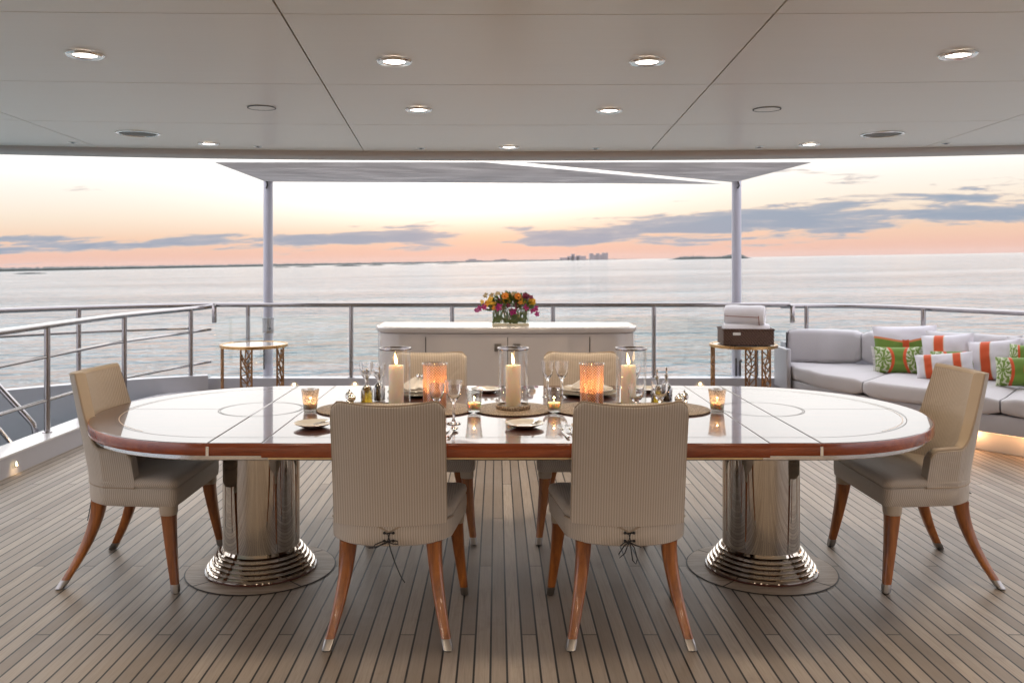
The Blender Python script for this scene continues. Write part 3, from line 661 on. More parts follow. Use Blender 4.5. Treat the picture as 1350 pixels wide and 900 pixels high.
# stringing lines let into the top
def ribbon(path, wd, mbx, z=ZT + .0006):
    n = len(path); vs = []
    for i, p in enumerate(path):
        a = Vector(path[max(i - 1, 0)]); b = Vector(path[min(i + 1, n - 1)]); t_ = (b - a).normalized(); nn = Vector((-t_.y, t_.x)) * wd / 2; q = Vector(p)
        vs += [(q.x + nn.x, q.y + nn.y, z), (q.x - nn.x, q.y - nn.y, z)]
    mbx.add(vs, [(2 * i, 2 * i + 1, 2 * i + 3, 2 * i + 2) for i in range(n - 1)])
ld = MB(); ll = MB(); dI = .105
per = ell(tb(XR), AR_ - dI, BY - dI, -pi / 2, pi / 2) + ell(tb(XL), AL - dI, BY - dI, pi / 2, 3 * pi / 2); per.append(per[0])
ribbon(per, .0026, ld)
per2 = ell(tb(XR), AR_ - dI - .016, BY - dI - .016, -pi / 2 * .62, pi / 2 * .62); ribbon(per2, .004, ll)
per2 = ell(tb(XL), AL - dI - .016, BY - dI - .016, pi - pi / 2 * .62, pi + pi / 2 * .62); ribbon(per2, .004, ll)
for cx in (XL, XR):
    ring = ell(tb(cx), .195, .195, 0, 2 * pi, 64); ribbon(ring, .003, ld); ribbon(ell(tb(cx), .187, .187, 0, 2 * pi, 64), .002, ld)
ribbon([(tb(XL) - .195, 0), (tb(XL) - AL + dI, 0)], .0025, ld); ribbon([(tb(XR) + .195, 0), (tb(XR) + AR_ - dI, 0)], .0025, ld)
for cx in (XL, XR):
    for s in (-1, 1): ribbon([(tb(cx), s * .2), (tb(cx), s * (BY - .006))], .0028, ld)
for cx in (CL, CR): ribbon([(tb(cx), -BY + .01), (tb(cx), BY - .01)], .0012, ld)
ribbon([(tb(-.30), -BY + .11), (tb(-.30), BY - .11)], .0015, ld); ribbon([(tb(.45), -BY + .11), (tb(.45), BY - .11)], .0015, ld)
ld.build('stringing', MT['dark'], tbl); ll.build('stringing', plain("pale_stringing", (.55, .42, .3), .3), tbl)
for cx in (XL, XR):
    for s in (-1, 1):
        mb = MB(); mb.box(tb(cx) - .006, tb(cx) + .006, s * (BY + .0045) - .003, s * (BY + .0045) + .003, .702, .738, .001, 1); mb.build('latch', MT['silver'], tbl)
# metal under-rim
outl = ell(tb(XR), AR_ - .035, BY - .035, -pi / 2, pi / 2) + ell(tb(XL), AL - .035, BY - .035, pi / 2, 3 * pi / 2)
mb = MB(); n = len(outl); rings = []
for i in range(n):
    a = Vector(outl[i - 1]); b = Vector(outl[(i + 1) % n]); t_ = (b - a).normalized(); nn = Vector((t_.y, -t_.x)); q = Vector(outl[i])
    rings.append([(q.x + nn.x * o_, q.y + nn.y * o_, z) for o_, z in ((-.02, .678), (.012, .678), (.015, .682), (.015, .698), (-.02, .698))])
mb.loft(rings, loop=True); mb.build('metal_rim', MT['steel'], tbl, 25)
mb = MB(); mb.box(tb(CL) + .02, tb(CR) - .02, -BY + .012, -BY + .03, .683, .6935, .002, 1); mb.build('trim_strip', plain("brass_trim", (.72, .55, .32), .3, 1.0, .03), tbl)
# pedestals
for cx in PED:
    mb = MB(); mb.lathe([(.176, .10), (.176, .69), (.20, .6995)], (0, 0, 0), 64); p = mb.build('pedestal', MT['chrome'], tbl); p.location = (tb(cx), 0, 0)
    pr = [(.250, .014)]
    r_, z_ = .250, .014
    for k in range(5):
        h_ = .0178; pr += [(r_, z_ + .003), (r_, z_ + h_ - .006), (r_ - .004, z_ + h_ - .001), (r_ - .013, z_ + h_)]; r_ -= .0135; z_ += h_
    pr += [(.1765, z_ + .012)]
    mb = MB(); mb.lathe(pr, (0, 0, 0), 72); mb.build('stepped_base', MT['chrome'], p, 25)
    mb = MB(); mb.lathe([(.2575, .0065), (.2575, .011), (.2545, .0138), (.2, .0138)], (0, 0, 0), 64); mb.build('foot_ring', MT['maho'], p)

# ==================================================================== CHAIRS
def rr(hx, hy, cx, cy, z, n=3, k=.35):
    """rounded rectangle section, 4*n points"""
    pts = []
    for q, (sx_, sy_) in enumerate(((1, 1), (-1, 1), (-1, -1), (1, -1))):
        r_ = k * min(hx, hy)
        for i in range(n):
            a = q * pi / 2 + (pi / 2) * i / (n - 1); pts.append((cx + sx_ * (hx - r_) + r_ * cos(a), cy + sy_ * (hy - r_) + r_ * sin(a), z))
    return pts
def make_leg(top, foot, zt, curve, s0, s1, parent, facet=.5, cap=False):
    def P_(t_):   # t_: 0 top, 1 foot; sabre curve pushes outward near the foot
        e = max(t_, 0) ** curve
        return (top[0] + (foot[0] - top[0]) * e, top[1] + (foot[1] - top[1]) * e, zt * (1 - t_))
    def S_(t_): return s0 + (s1 - s0) * (max(t_, 0) ** .8)
    N = 14; tf = 1 - .036 / zt
    mb = MB(); mb.loft([rr(S_(k / N * tf), S_(k / N * tf), *P_(k / N * tf), 3, facet) for k in range(N + 1)]); leg = mb.build('leg', MT['leg'], parent, 50)
    mb = MB(); mb.loft([rr(S_(t_) * m_, S_(t_) * m_, *P_(t_), 3, facet) for t_, m_ in ((tf - .01, 1.06), (tf + .01, 1.10), (.985, 1.10), (.992, .9))]); mb.build('ferrule', MT['ferrule'], leg, 40)
    if cap:
        mb = MB(); mb.loft([rr(S_(t_) * m_, S_(t_) * m_, *P_(t_), 4, .7) for t_, m_ in ((-.01, 1.12), (.02, 1.12), (.085, 1.13), (.105, 1.10), (.11, .98))]); mb.build('fabric_cap', MT['border'], leg, 50)
    mb = MB(); x, y, z = P_(1.0); mb.lathe([(s1 * .8, 0.0), (s1 * .8, .006)], (x, y, 0), 12); mb.build('glide', MT['dark'], leg)
    return leg
def apron_outline(hwr, hwf, yr, yf, grow=0.0, n=14, sag=.11):
    ex = 2.2 if sag > .13 else 2.6
    pts = []
    # rear: convex arc from left to right, then sides, then front with rounded corners
    for k in range(n * 2 + 1):
        u = -1 + k / n; au = abs(u)
        x = u * (hwr + grow); y = yr - grow + sag * (1 - sqrt(max(0, 1 - (au * .93) ** ex))) / (1 - sqrt(1 - .93 ** ex)) * 1.0
        pts.append((x, y))
    cr = .035
    for k in range(1, 6): t_ = k / 6; pts.append((hwr + grow + (hwf - hwr) * t_, yr + sag + (yf - cr - yr - sag) * t_))
    for k in range(6): a = (pi / 2) * k / 5; pts.append((hwf + grow - cr + cr * cos(a), yf + grow - cr + cr * sin(a)))
    for k in range(1, 10): pts.append((hwf - cr - (2 * (hwf - cr)) * k / 10, yf + grow))
    for k in range(6): a = pi / 2 + (pi / 2) * k / 5; pts.append((-hwf - grow + cr + cr * cos(a), yf + grow - cr + cr * sin(a)))
    for k in range(5, 0, -1): t_ = k / 6; pts.append((-hwr - grow - (hwf - hwr) * t_, yr + sag + (yf - cr - yr - sag) * t_))
    return pts
def arc_u(pts):
    u = [0.0]
    for a, b in zip(pts[:-1], pts[1:]): u.append(u[-1] + math.dist(a, b))
    return u
def make_seat(root, hwr, hwf, yr, yf, sag):
    zl = [.368, .374, .41, .447, .452]; gr = [-.008, 0, .003, .002, -.003]
    rings = []; uvs = []
    for z, g_ in zip(zl, gr):
        pts = apron_outline(hwr, hwf, yr, yf, g_, sag=sag); U = arc_u(pts); rings.append([(x, y, z) for x, y in pts]); uvs += [(u, z) for u in U]
    mb = MB(); mb.loft(rings, uvs=uvs); mb.build('apron', MT['stripe'], root, 50)
    rings = []; uvs = []
    for z, g_ in ((.4525, -.004), (.458, .002), (.472, .004), (.486, .0), (.494, -.016), (.499, -.05), (.503, -.11), (.504, -.17)):
        pts = apron_outline(hwr, hwf, yr, yf, g_, sag=sag)
        if g_ < -.02: 
            f = 1 + g_ / .26; cy_ = (yr + yf) / 2; p0 = apron_outline(hwr, hwf, yr, yf, -.016, sag=sag); pts = [(x * f / (1 - .016 / .26), cy_ + (y - cy_) * f / (1 - .016 / .26)) for x, y in p0]
        rings.append([(x, y, z) for x, y in pts])
        uvs += [(x, y) for x, y in pts] if g_ < -.01 else [(u, z) for u in arc_u(pts)]
    mb = MB(); mb.loft(rings, uvs=uvs); mb.build('seat', MT['stripe'], root, 60)
def rear_seam(root, hwr, yr, sag, z, notch=True):
    pts = apron_outline(hwr, hwr, yr, .2, .0045, sag=sag)[:29]
    P_ = []
    for x, y in pts: P_.append((x, y, z - (max(0, 1 - abs(x) / .05) * .028 if notch else 0)))
    mb = MB(); mb.tube(P_, .0032, 6); return mb.build('seam_piping', MT['piping'], root)
def lacing(root, yr, style):
    y = yr - .010; mb = MB()
    for z in (.424, .394):
        mb.tube([(-.018, y + .002, z + .003), (-.010, y - .003, z - .002), (0, y - .004, z), (.010, y - .003, z + .002), (.018, y + .002, z - .003)], .0026, 6)
        for s in (-1, 1): mb.sphere((s * .017, y, z), .0055, 8, 6)
    for s in (-1, 1): mb.tube([(s * .004, y - .003, .424), (-s * .004, y - .004, .394)], .002, 5)
    k = (0, y - .006, .392)
    if style == 0:
        mb.tube([k, (-.02, y - .012, .388), (-.045, y - .014, .374), (-.062, y - .012, .368), (-.05, y - .012, .384), (-.02, y - .01, .396), k], .0022, 6)
        mb.tube([k, (.015, y - .012, .400), (.034, y - .014, .398), (.036, y - .012, .386), (.018, y - .01, .386), k], .0022, 6)
        mb.tube([k, (-.04, y - .012, .378), (-.075, y - .012, .371)], .0022, 6)
        mb.tube([k, (.010, y - .014, .36), (.028, y - .015, .31), (.046, y - .015, .268), (.062, y - .014, .242)], .0022, 6)
    else:
        mb.tube([k, (-.02, y - .012, .382), (-.042, y - .014, .350), (-.040, y - .014, .335), (-.020, y - .013, .352), (-.006, y - .01, .384), k], .0022, 6)
        mb.tube([k, (.004, y - .012, .365), (.010, y - .014, .325), (.022, y - .014, .312), (.028, y - .013, .330), (.016, y - .01, .374), k], .0022, 6)
        mb.tube([k, (.02, y - .012, .382), (.042, y - .014, .376)], .0022, 6); mb.tube([k, (-.02, y - .012, .392), (-.036, y - .013, .380)], .0022, 6)
    mb.build('lace', MT['lace'], root)
def side_chair(label, style):
    root = thing('dining_chair', label, 'chair')
    YR = -.215; make_seat(root, .232, .275, YR, .262, .12)
    # upholstered back: one wrapped shell
    nU, nV = 25, 16; hw = .213
    def zt(u): return .934 - .020 * (1 - u * u) - .034 * max(0, (abs(u) - .80) / .20) ** 2.4
    def yo(u, v): return YR - .012 - .095 * v ** 1.15 + .052 * abs(u) ** 2.2 * (1 - .1 * v)
    rings = []; uvs = []
    z0 = .448
    prof = [(k / nV, 1.0) for k in range(nV)] + [(.985, .93), (.997, .72), (1.0, .40)]
    for v, th in prof:
        ring = []; T = (.066 - .018 * v)
        o_ = []; i_ = []
        for k in range(nU):
            u = -1 + 2 * k / (nU - 1); z = z0 + (zt(u) - z0) * v; x = u * hw * (1 - .012 * v + (.02 * (1 - v) ** 4)); y = yo(u, v)
            sh = T * (1 - th) / 2; ee = 1 - .35 * max(0, (abs(u) - .93) / .07)
            o_.append((x, y + sh, z)); i_.append((x * .975, y + T - sh, z - .002))
        # rounded vertical edges
        ring = o_ + [(hw * 1.018 * (1 - .012 * v), (o_[-1][1] * .65 + i_[-1][1] * .35), o_[-1][2]), (hw * 1.018 * (1 - .012 * v), (o_[-1][1] * .3 + i_[-1][1] * .7), o_[-1][2])] + i_[::-1] \
            + [(-hw * 1.018 * (1 - .012 * v), (o_[0][1] * .3 + i_[0][1] * .7), o_[0][2]), (-hw * 1.018 * (1 - .012 * v), (o_[0][1] * .65 + i_[0][1] * .35), o_[0][2])]
        rings.append(ring); uvs += [(p[0] if k < nU or nU + 2 <= k < 2 * nU + 2 else p[0] * 1.04, p[2]) for k, p in enumerate(ring)]
    mb = MB(); mb.loft(rings, uvs=uvs); back = mb.build('backrest', MT['stripe'], root, 60)
    pts = []
    for k in range(10): v = .02 + .93 * k / 9; pts.append((-hw * (1.008 - .012 * v), yo(-1, v) + .006, z0 + (zt(-1) - z0) * v))
    for k in range(21): u = -.985 + 1.97 * k / 20; pts.append((u * hw * .99, yo(u, 1) + .012, zt(u) + .0015))
    for k in range(9, -1, -1): v = .02 + .93 * k / 9; pts.append((hw * (1.008 - .012 * v), yo(1, v) + .006, z0 + (zt(1) - z0) * v))
    mb = MB(); mb.tube(pts, .0038, 6); mb.build('piping', MT['piping'], back)
    rear_seam(root, .232, YR, .12, .452); lacing(root, YR, style)
    for s in (-1, 1):
        make_leg((s * .165, -.135), (s * .228, -.268), .372, 1.65, .031, .0165, root)
        make_leg((s * .232, .215), (s * .270, .268), .372, 1.3, .033, .0155, root, cap=True)
    return root
def arm_chair(label, style):
    root = thing('dining_armchair', label, 'chair')
    YR = -.215; HW = .268; make_seat(root, .270, .300, YR, .262, .15)
    # U-shaped plan path of the wrapped back and arms (outer face), from one arm front round the rear to the other
    path = []
    base_ = apron_outline(HW, .286, YR, .262, .004, sag=.15)
    rear = base_[:29]
    right_side = [(HW + .004 + (.016) * t_, YR + .15 + (.075 - YR - .15) * t_) for t_ in [k / 10 for k in range(1, 11)]]
    left_side = [(-x, y) for x, y in right_side[::-1]]
    path = left_side + rear + right_side
    # resample evenly
    U = arc_u(path); L_ = U[-1]; NS = 129; res = []
    for k in range(NS):
        s = L_ * k / (NS - 1); i = max(0, min(len(U) - 2, next((q for q in range(len(U) - 1) if U[q + 1] >= s), len(U) - 2))); f = (s - U[i]) / max(1e-9, U[i + 1] - U[i])
        res.append(Vector(path[i]).lerp(Vector(path[i + 1]), f))
    def ztop(s):   # s: -1..1 along the path
        a = abs(s)
        if a < .50: return .945 - .014 * (1 - (a / .50) ** 2)
        e = (a - .50) / .30
        if e >= 1: return .622 - .006 * ((a - .80) / .20) - .03 * max(0, (a - .93) / .07) ** 2.2
        return .622 + .323 * (1 - e) ** 4.6
    rings = []; uvs = []; edge = []; bord = []
    for k in range(NS):
        s = -1 + 2 * k / (NS - 1); p = res[k]; a = res[max(k - 1, 0)]; b = res[min(k + 1, NS - 1)]; t_ = (b - a).normalized(); nin = Vector((-t_.y, t_.x))
        zt = ztop(s); z0 = .450; T = .050
        rw = max(0, 1 - (abs(s) / .66) ** 2)
        def q(z, inn):
            h_ = max(0, z - .47) / .475; f = 1 - .07 * h_ * max(0, 1 - (abs(s) / .8) ** 4)
            w_ = p + nin * inn; return (w_.x * f, w_.y - .105 * h_ * (.72 + .28 * rw), z)
        ring = []; nz = 8
        for j in range(nz + 1): ring.append(q(z0 + (zt - .016 - z0) * j / nz, 0))
        ring += [q(zt - .006, .003), q(zt - .001, .012), q(zt, T / 2), q(zt - .001, T - .012), q(zt - .006, T - .003)]
        for j in range(nz, -1, -1): ring.append(q(z0 + (zt - .016 - z0) * j / nz, T))
        bord.append([q(zt - .0125, -.0008), q(zt - .005, .002), q(zt + .0002, .0115), q(zt + .0012, T / 2), q(zt + .0002, T - .0115), q(zt - .005, T - .002), q(zt - .0125, T + .0008)])
        rings.append(ring); uvs += [(L_ * k / (NS - 1), r_[2]) for r_ in ring]; edge.append(q(zt - .003, .004))
    mb = MB(); mb.loft(rings, uvs=uvs); back = mb.build('backrest', MT['stripe'], root, 60)
    mb = MB(); mb.loft(bord, closed=False); mb.build('top_border', MT['border'], back, 60)
    mb = MB(); mb.tube(edge, .0038, 6); mb.build('piping', MT['piping'], back)
    mb = MB(); q_ = [(x, y, .4515) for x, y in [tuple(v) for v in res]]; mb.tube(q_, .003, 6); mb.build('seam_piping', MT['piping'], root)
    lacing(root, YR, style)
    for s in (-1, 1):
        make_leg((s * .188, -.125), (s * .262, -.268), .372, 1.65, .031, .0165, root)
        make_leg((s * .262, .215), (s * .310, .266), .372, 1.3, .034, .0155, root, cap=True)
    return root
GC = 'cream striped dining chairs'
c0 = side_chair('armless cream chair seen from behind, laced with one long hanging end', 0); place(c0, (-.408, 3.462, 0), 0, c0['label'], GC)
c1 = side_chair('armless cream chair seen from behind, laced with two hanging loops', 1); place(c1, (.501, 3.462, 0), 0, c1['label'], GC)
c2 = copy_tree(c0); place(c2, (-.387, 4.652, 0), pi, 'cream chair across the table, its back showing right of the left hurricane lamp', GC)
c3 = copy_tree(c1); place(c3, (.482, 4.652, 0), pi, 'cream chair across the table, its back showing left of the right hurricane lamp', GC)
a0 = arm_chair('cream armchair at the table end beside the stair railing', 0); place(a0, (-1.668, 4.055, 0), -pi / 2, a0['label'], GC)
a1 = copy_tree(a0); place(a1, (1.965, 4.055, 0), pi / 2, 'cream armchair at the table end in front of the white sofa', GC)

# ==================================================================== SIDEBOARD
SBX, SBY, SBZ = (668 - VX) * 6.9 / F, 6.80, .92
sb = thing('sideboard', 'long cream lacquer sideboard with rounded ends under the flowers', 'sideboard', (SBX, SBY, 0))
def sb_out(g_=0.0, hw=1.055, bow=.06, dep=.62, n=60):
    pts = []
    for k in range(n + 1):
        u = -1 + 2 * k / n; au = abs(u)
        y = bow * au ** 2 + .20 * (1 - sqrt(max(0, 1 - max(0, (au - .82) / .18) ** 2))); pts.append((u * (hw + g_), y - g_))
    pts += [(hw + g_, dep + g_), (-hw - g_, dep + g_)]; return pts
mb = MB(); mb.outline([(sb_out(), .05), (sb_out(), SBZ - .05)]); body = mb.build('body', MT['lacquer'], sb, 30)
mb = MB(); mb.outline([(sb_out(.004), SBZ - .047), (sb_out(.014), SBZ - .040), (sb_out(.018), SBZ - .030), (sb_out(.018), SBZ - .008), (sb_out(.014), SBZ - .001), (sb_out(.006), SBZ - .0002), (sb_out(.002), SBZ), (sb_out(-.01), SBZ)]); mb.build('top', MT['lacquer'], sb, 30)
mb = MB(); mb.outline([(sb_out(-.004), SBZ + .0005), (sb_out(-.006), SBZ + .003)]); mb.build('top_surface', MT['lacq_lit'], sb, 30)
mb = MB(); mb.outline([(sb_out(-.04), 0), (sb_out(-.04), .05)]); mb.build('plinth', MT['dark'], sb, 30)
def sb_front(x): u = x / 1.055; au = abs(u); return .06 * au ** 2 + .20 * (1 - sqrt(max(0, 1 - max(0, (au - .82) / .18) ** 2)))
for x0, x1 in ((-.64, .004), (.010, .655)):
    rings = []
    for k in range(13):
        x = x0 + (x1 - x0) * k / 12; y = sb_front(x); rings.append([(x, y - .006, .075), (x, y - .006, SBZ - .075), (x, y + .002, SBZ - .075), (x, y + .002, .075)])
    mb = MB(); mb.loft(rings); dr = mb.build('door', MT['lacquer'], sb, 30)
    s = -1 if x0 < -.1 else 1; hx = .004 + s * .075
    mb = MB(); mb.box(hx - .028, hx + .028, -.016, -.0055, SBZ - .185, SBZ - .125, .003); mb.build('latch_plate', MT['ferrule'], dr)
for x in (-.645, .007, .66):
    mb = MB(); y = sb_front(x); mb.box(x - .0025, x + .0025, y - .0045, y + .003, .075, SBZ - .075); mb.build('door_gap', MT['dark'], sb)

# flowers in a rectangular glass vase
VXc, VYc = (673 - VX) * 7.05 / F, 7.05
vs_ = thing('glass_vase', 'rectangular glass vase of water and stems on the sideboard', 'vase', (VXc, VYc, SBZ + .003))
hx, hy, hz = .150, .06, .118
mb = MB(); 
for (a, b, c_, d_) in ((-hx, hx, -hy, -hy + .005), (-hx, hx, hy - .005, hy), (-hx, -hx + .005, -hy + .006, hy - .006), (hx - .005, hx, -hy + .006, hy - .006)): mb.box(a, b, c_, d_, .001, hz, .001, 1)
mb.build('glass_wall', MT['glasspane'], vs_)
mb = MB(); mb.box(-hx, hx, -hy, hy, .001, .016, .002, 1); mb.build('glass_base', plain("thick_glass_base", (.75, .66, .50), .1, 0, .05), vs_)
bq = thing('bouquet', 'mixed bouquet of yellow, orange and magenta flowers in the glass vase', 'flowers', (VXc, VYc, SBZ + .022))
def leafmat(name, a, b): 
    m, t, bs = mat(name); oi = t.node('ShaderNodeTexCoord').outputs['Object']; t.put(bs.inputs['Base Color'], t.mix(t.noise(oi, 45, 3, .6), a, b)); bs.inputs['Roughness'].default_value = .5
    bs.inputs['Subsurface Weight'].default_value = .1; return m
MT['leaf'] = leafmat("bouquet_leaf", (.035, .08, .015), (.17, .24, .05)); MT['yel'] = leafmat("yellow_petal", (.75, .38, .02), (.85, .55, .05)); MT['org'] = leafmat("orange_petal", (.70, .20, .02), (.80, .34, .04))
MT['mag'] = leafmat("magenta_petal", (.28, .008, .11), (.52, .03, .22)); MT['wine'] = leafmat("wine_petal", (.10, .008, .03), (.22, .02, .06)); MT['bud'] = leafmat("pale_bud", (.35, .22, .12), (.45, .38, .18))
rng = random.Random(5)
mb = MB()
for k in range(46):
    x = rng.uniform(-.13, .13); y = rng.uniform(-.045, .045); mb.tube([(x, y, .0), (x + rng.uniform(-.02, .02), y, .05), (x * 1.1, y, .11)], .0035, 5)
for k in range(30):
    x = rng.uniform(-.135, .135); y = rng.uniform(-.05, -.03); z = rng.uniform(.0, .08); a = rng.uniform(0, pi); l = .045
    d1 = Vector((cos(a), 0, sin(a))) * l; d2 = Vector((-sin(a), .2, cos(a))) * .011; p = Vector((x, y, z)); mb.add([p - d1, p + d2, p + d1, p - d2], [(0, 1, 2, 3)])
mb.build('stems', MT['leaf'], bq)
mb = MB()
for k in range(560):
    th_ = rng.uniform(0, 2 * pi); e = rng.uniform(.0, 1.35); R_ = rng.uniform(.5, 1.0)
    c_ = Vector((cos(th_) * cos(e) * .19 * R_, sin(th_) * cos(e) * .10 * R_, .10 + sin(e) * .13 * R_)); dr_ = Vector((cos(th_) * cos(e), sin(th_) * cos(e), sin(e) + rng.uniform(-.3, .4))).normalized()
    sd = dr_.cross(Vector((rng.uniform(-1, 1), rng.uniform(-1, 1), rng.uniform(-1, 1)))).normalized(); l = rng.uniform(.03, .062); wd = l * .22
    mid = c_ + dr_ * l * .5; mb.add([c_, mid + sd * wd + Vector((0, 0, .004)), c_ + dr_ * l, mid - sd * wd + Vector((0, 0, .004))], [(0, 1, 2, 3)])
mb.build('foliage', MT['leaf'], bq)
def blossom(c, R, m, kind):
    mb = MB(); c = Vector(c); ax_ = Vector((c.x * 2.2, -1.0, (c.z - .12) * 5)).normalized()
    a_ = ax_.cross(Vector((0, 0, 1))).normalized(); b_ = ax_.cross(a_)
    if kind == 'round':
        for lay, (nn, rr_, op) in enumerate(((7, R, .25), (6, R * .78, .5), (5, R * .52, .8))):
            for k in range(nn):
                an = 2 * pi * k / nn + lay * .4; d_ = (a_ * cos(an) + b_ * sin(an)); t_ = d_.cross(ax_)
                p0 = c; p1 = c + d_ * rr_ * .65 + ax_ * rr_ * op * .6; p2 = c + d_ * rr_ + ax_ * rr_ * op
                wv_ = t_ * rr_ * .48; mb.add([p0, p1 + wv_, p2 + wv_ * .4, p2 - wv_ * .4, p1 - wv_], [(0, 1, 2, 3, 4)])
        mb.sphere(c + ax_ * R * .35, R * .38, 8, 6)
    else:
        for k in range(5):
            an = 2 * pi * k / 5 + rng.uniform(-.2, .2); d_ = (a_ * cos(an) + b_ * sin(an)); t_ = d_.cross(ax_); rr_ = R * rng.uniform(.85, 1.1); wv_ = t_ * rr_ * .36
            mb.add([c, c + d_ * rr_ * .5 + wv_ + ax_ * rr_ * .15, c + d_ * rr_ + ax_ * rr_ * .1, c + d_ * rr_ * .5 - wv_ + ax_ * rr_ * .15], [(0, 1, 2, 3)])
        mb.sphere(c + ax_ * R * .15, R * .22, 6, 5)
    mb.build('blossom', m, bq)
def fpos(px, py, d): p = at(px, py, d); return (p[0] - VXc, p[1] - VYc, p[2] - SBZ - .02)
for px, py, R, m, kd in ((668, 396, .035, 'yel', 'round'), (666, 390.5, .03, 'org', 'round'), (683, 391.5, .032, 'org', 'round'), (701, 398, .034, 'yel', 'round'), (645, 398, .038, 'yel', 'star'), (641, 402, .03, 'org', 'star'),
                         (659, 398, .035, 'wine', 'star'), (658, 405, .036, 'mag', 'star'), (676, 411, .038, 'mag', 'star'), (681, 403, .034, 'wine', 'star'), (693, 391, .032, 'wine', 'round'), (694, 405, .034, 'mag', 'star'),
                         (702, 409, .034, 'mag', 'star'), (708, 414, .030, 'mag', 'star'), (706, 407, .03, 'mag', 'star'), (638, 405, .032, 'mag', 'star'), (632, 407, .030, 'mag', 'star'), (628, 409, .026, 'mag', 'star'), (700, 392, .026, 'wine', 'star'),
                         (640, 390, .028, 'bud', 'star'), (648, 389, .026, 'bud', 'star'), (656, 387.5, .026, 'bud', 'star'), (676, 388, .022, 'bud', 'star'), (664, 406, .024, 'bud', 'star'), (686, 399, .026, 'org', 'star'), (651, 401, .03, 'yel', 'star'), (647, 394, .028, 'yel', 'star'), (673, 392, .026, 'yel', 'star'), (690, 397, .028, 'yel', 'star'), (636, 398, .024, 'yel', 'star'), (651, 406, .024, 'org', 'star'), (670, 403, .026, 'wine', 'star')):
    blossom(fpos(px, py, 7.05 - rng.uniform(.02, .09)), R, MT[m], kd)

# ==================================================================== SIDE TABLES, BASKET, TOWELS
def side_table(label, ang, wide):
    root = thing('side_table', label, 'side table', group='small round gilt side tables'); zt = .665; R = .315
    mb = MB(); mb.lathe([(R - .012, zt - .03), (R, zt - .028), (R, zt - .002), (R - .004, zt), (R - .02, zt), (R - .022, zt - .004)], (0, 0, 0), 56, caps=False); mb.build('rim', MT['brass'], root)
    mb = MB(); mb.lathe([(R - .023, zt - .028), (R - .023, zt - .005), (.001, zt - .005)], (0, 0, 0), 56); mb.build('top', plain("cream_glass_top", (.74, .70, .63), .06, 0, .03, coat=1.0), root)
    for a in ang:
        # curved lattice leg: two stiles and a fretted infill following the rim
        half = wide / 2; r_ = R - .02
        def cp(t_, z): q = a + t_; return (r_ * cos(q), r_ * sin(q), z)
        mb = MB()
        for t_ in (-half, half): mb.tube([cp(t_, 0.0), cp(t_, zt - .03)], .009, 8)
        mb.tube([cp(-half + half * 2 * k / 6, .012) for k in range(7)], .010, 6); mb.tube([cp(-half + half * 2 * k / 6, .10) for k in range(7)], .008, 6)
        leg = mb.build('leg', MT['bronze'], root)
        mb = MB(); r2 = random.Random(int(a * 100)); rows = 7
        pts = [[cp(-half + half * 2 * (c_ / 2 + (r2.uniform(-.22, .22) if 0 < c_ < 2 else 0)), .10 + (zt - .14) * (k + r2.uniform(-.3, .3)) / rows) for c_ in range(3)] for k in range(rows + 1)]
        for k in range(rows):
            mb.tube([pts[k][0], pts[k][1], pts[k + 1][1]], .0065, 5); mb.tube([pts[k][1], pts[k + 1][2]], .0065, 5); mb.tube([pts[k + 1][0], pts[k][1]], .0065, 5); mb.tube([pts[k][2], pts[k + 1][1]], .006, 5)
        mb.build('lattice', MT['bronze'], leg)
    return root
STD = 8.15
t1 = side_table('bare round gilt side table with lattice legs by the left post', (radians(205), radians(272), radians(340)), .34)
t1.location = ((335 - VX) * STD / F, STD, 0)
t2 = side_table('round gilt side table carrying the towel basket', (radians(180), radians(298), radians(60)), .34)
t2.location = ((980 - VX) * STD / F, STD, 0)
bx = (982.5 - VX) * 8.12 / F
bk = thing('basket', 'dark brown woven tray basket on the right side table', 'basket', (bx, 8.12, .666), radians(-4))
mb = MB(); W2, D2, HB, tw = .232, .15, .145, .012
for (x0, x1, y0, y1) in ((-W2, W2, -D2, -D2 + tw), (-W2, W2, D2 - tw, D2), (-W2, -W2 + tw, -D2 + tw + .001, D2 - tw - .001), (W2 - tw, W2, -D2 + tw + .001, D2 - tw - .001)): mb.box(x0, x1, y0, y1, 0.001, HB, .004, 2)
mb.box(-W2 + tw + .001, W2 - tw - .001, -D2 + tw + .001, D2 - tw - .001, .001, .012); mb.build('woven_body', MT['rattan'], bk)
mb = MB(); mb.tube([(-W2, -D2, HB), (W2, -D2, HB), (W2, D2, HB), (-W2, D2, HB), (-W2, -D2, HB)], .009, 8); mb.build('rim', MT['rattan'], bk)
mb = MB(); mb.box(-.145, -.075, -D2 - .004, -D2 - .001, HB - .052, HB - .026, .001, 1); mb.build('handle_slot', MT['linen'], bk)
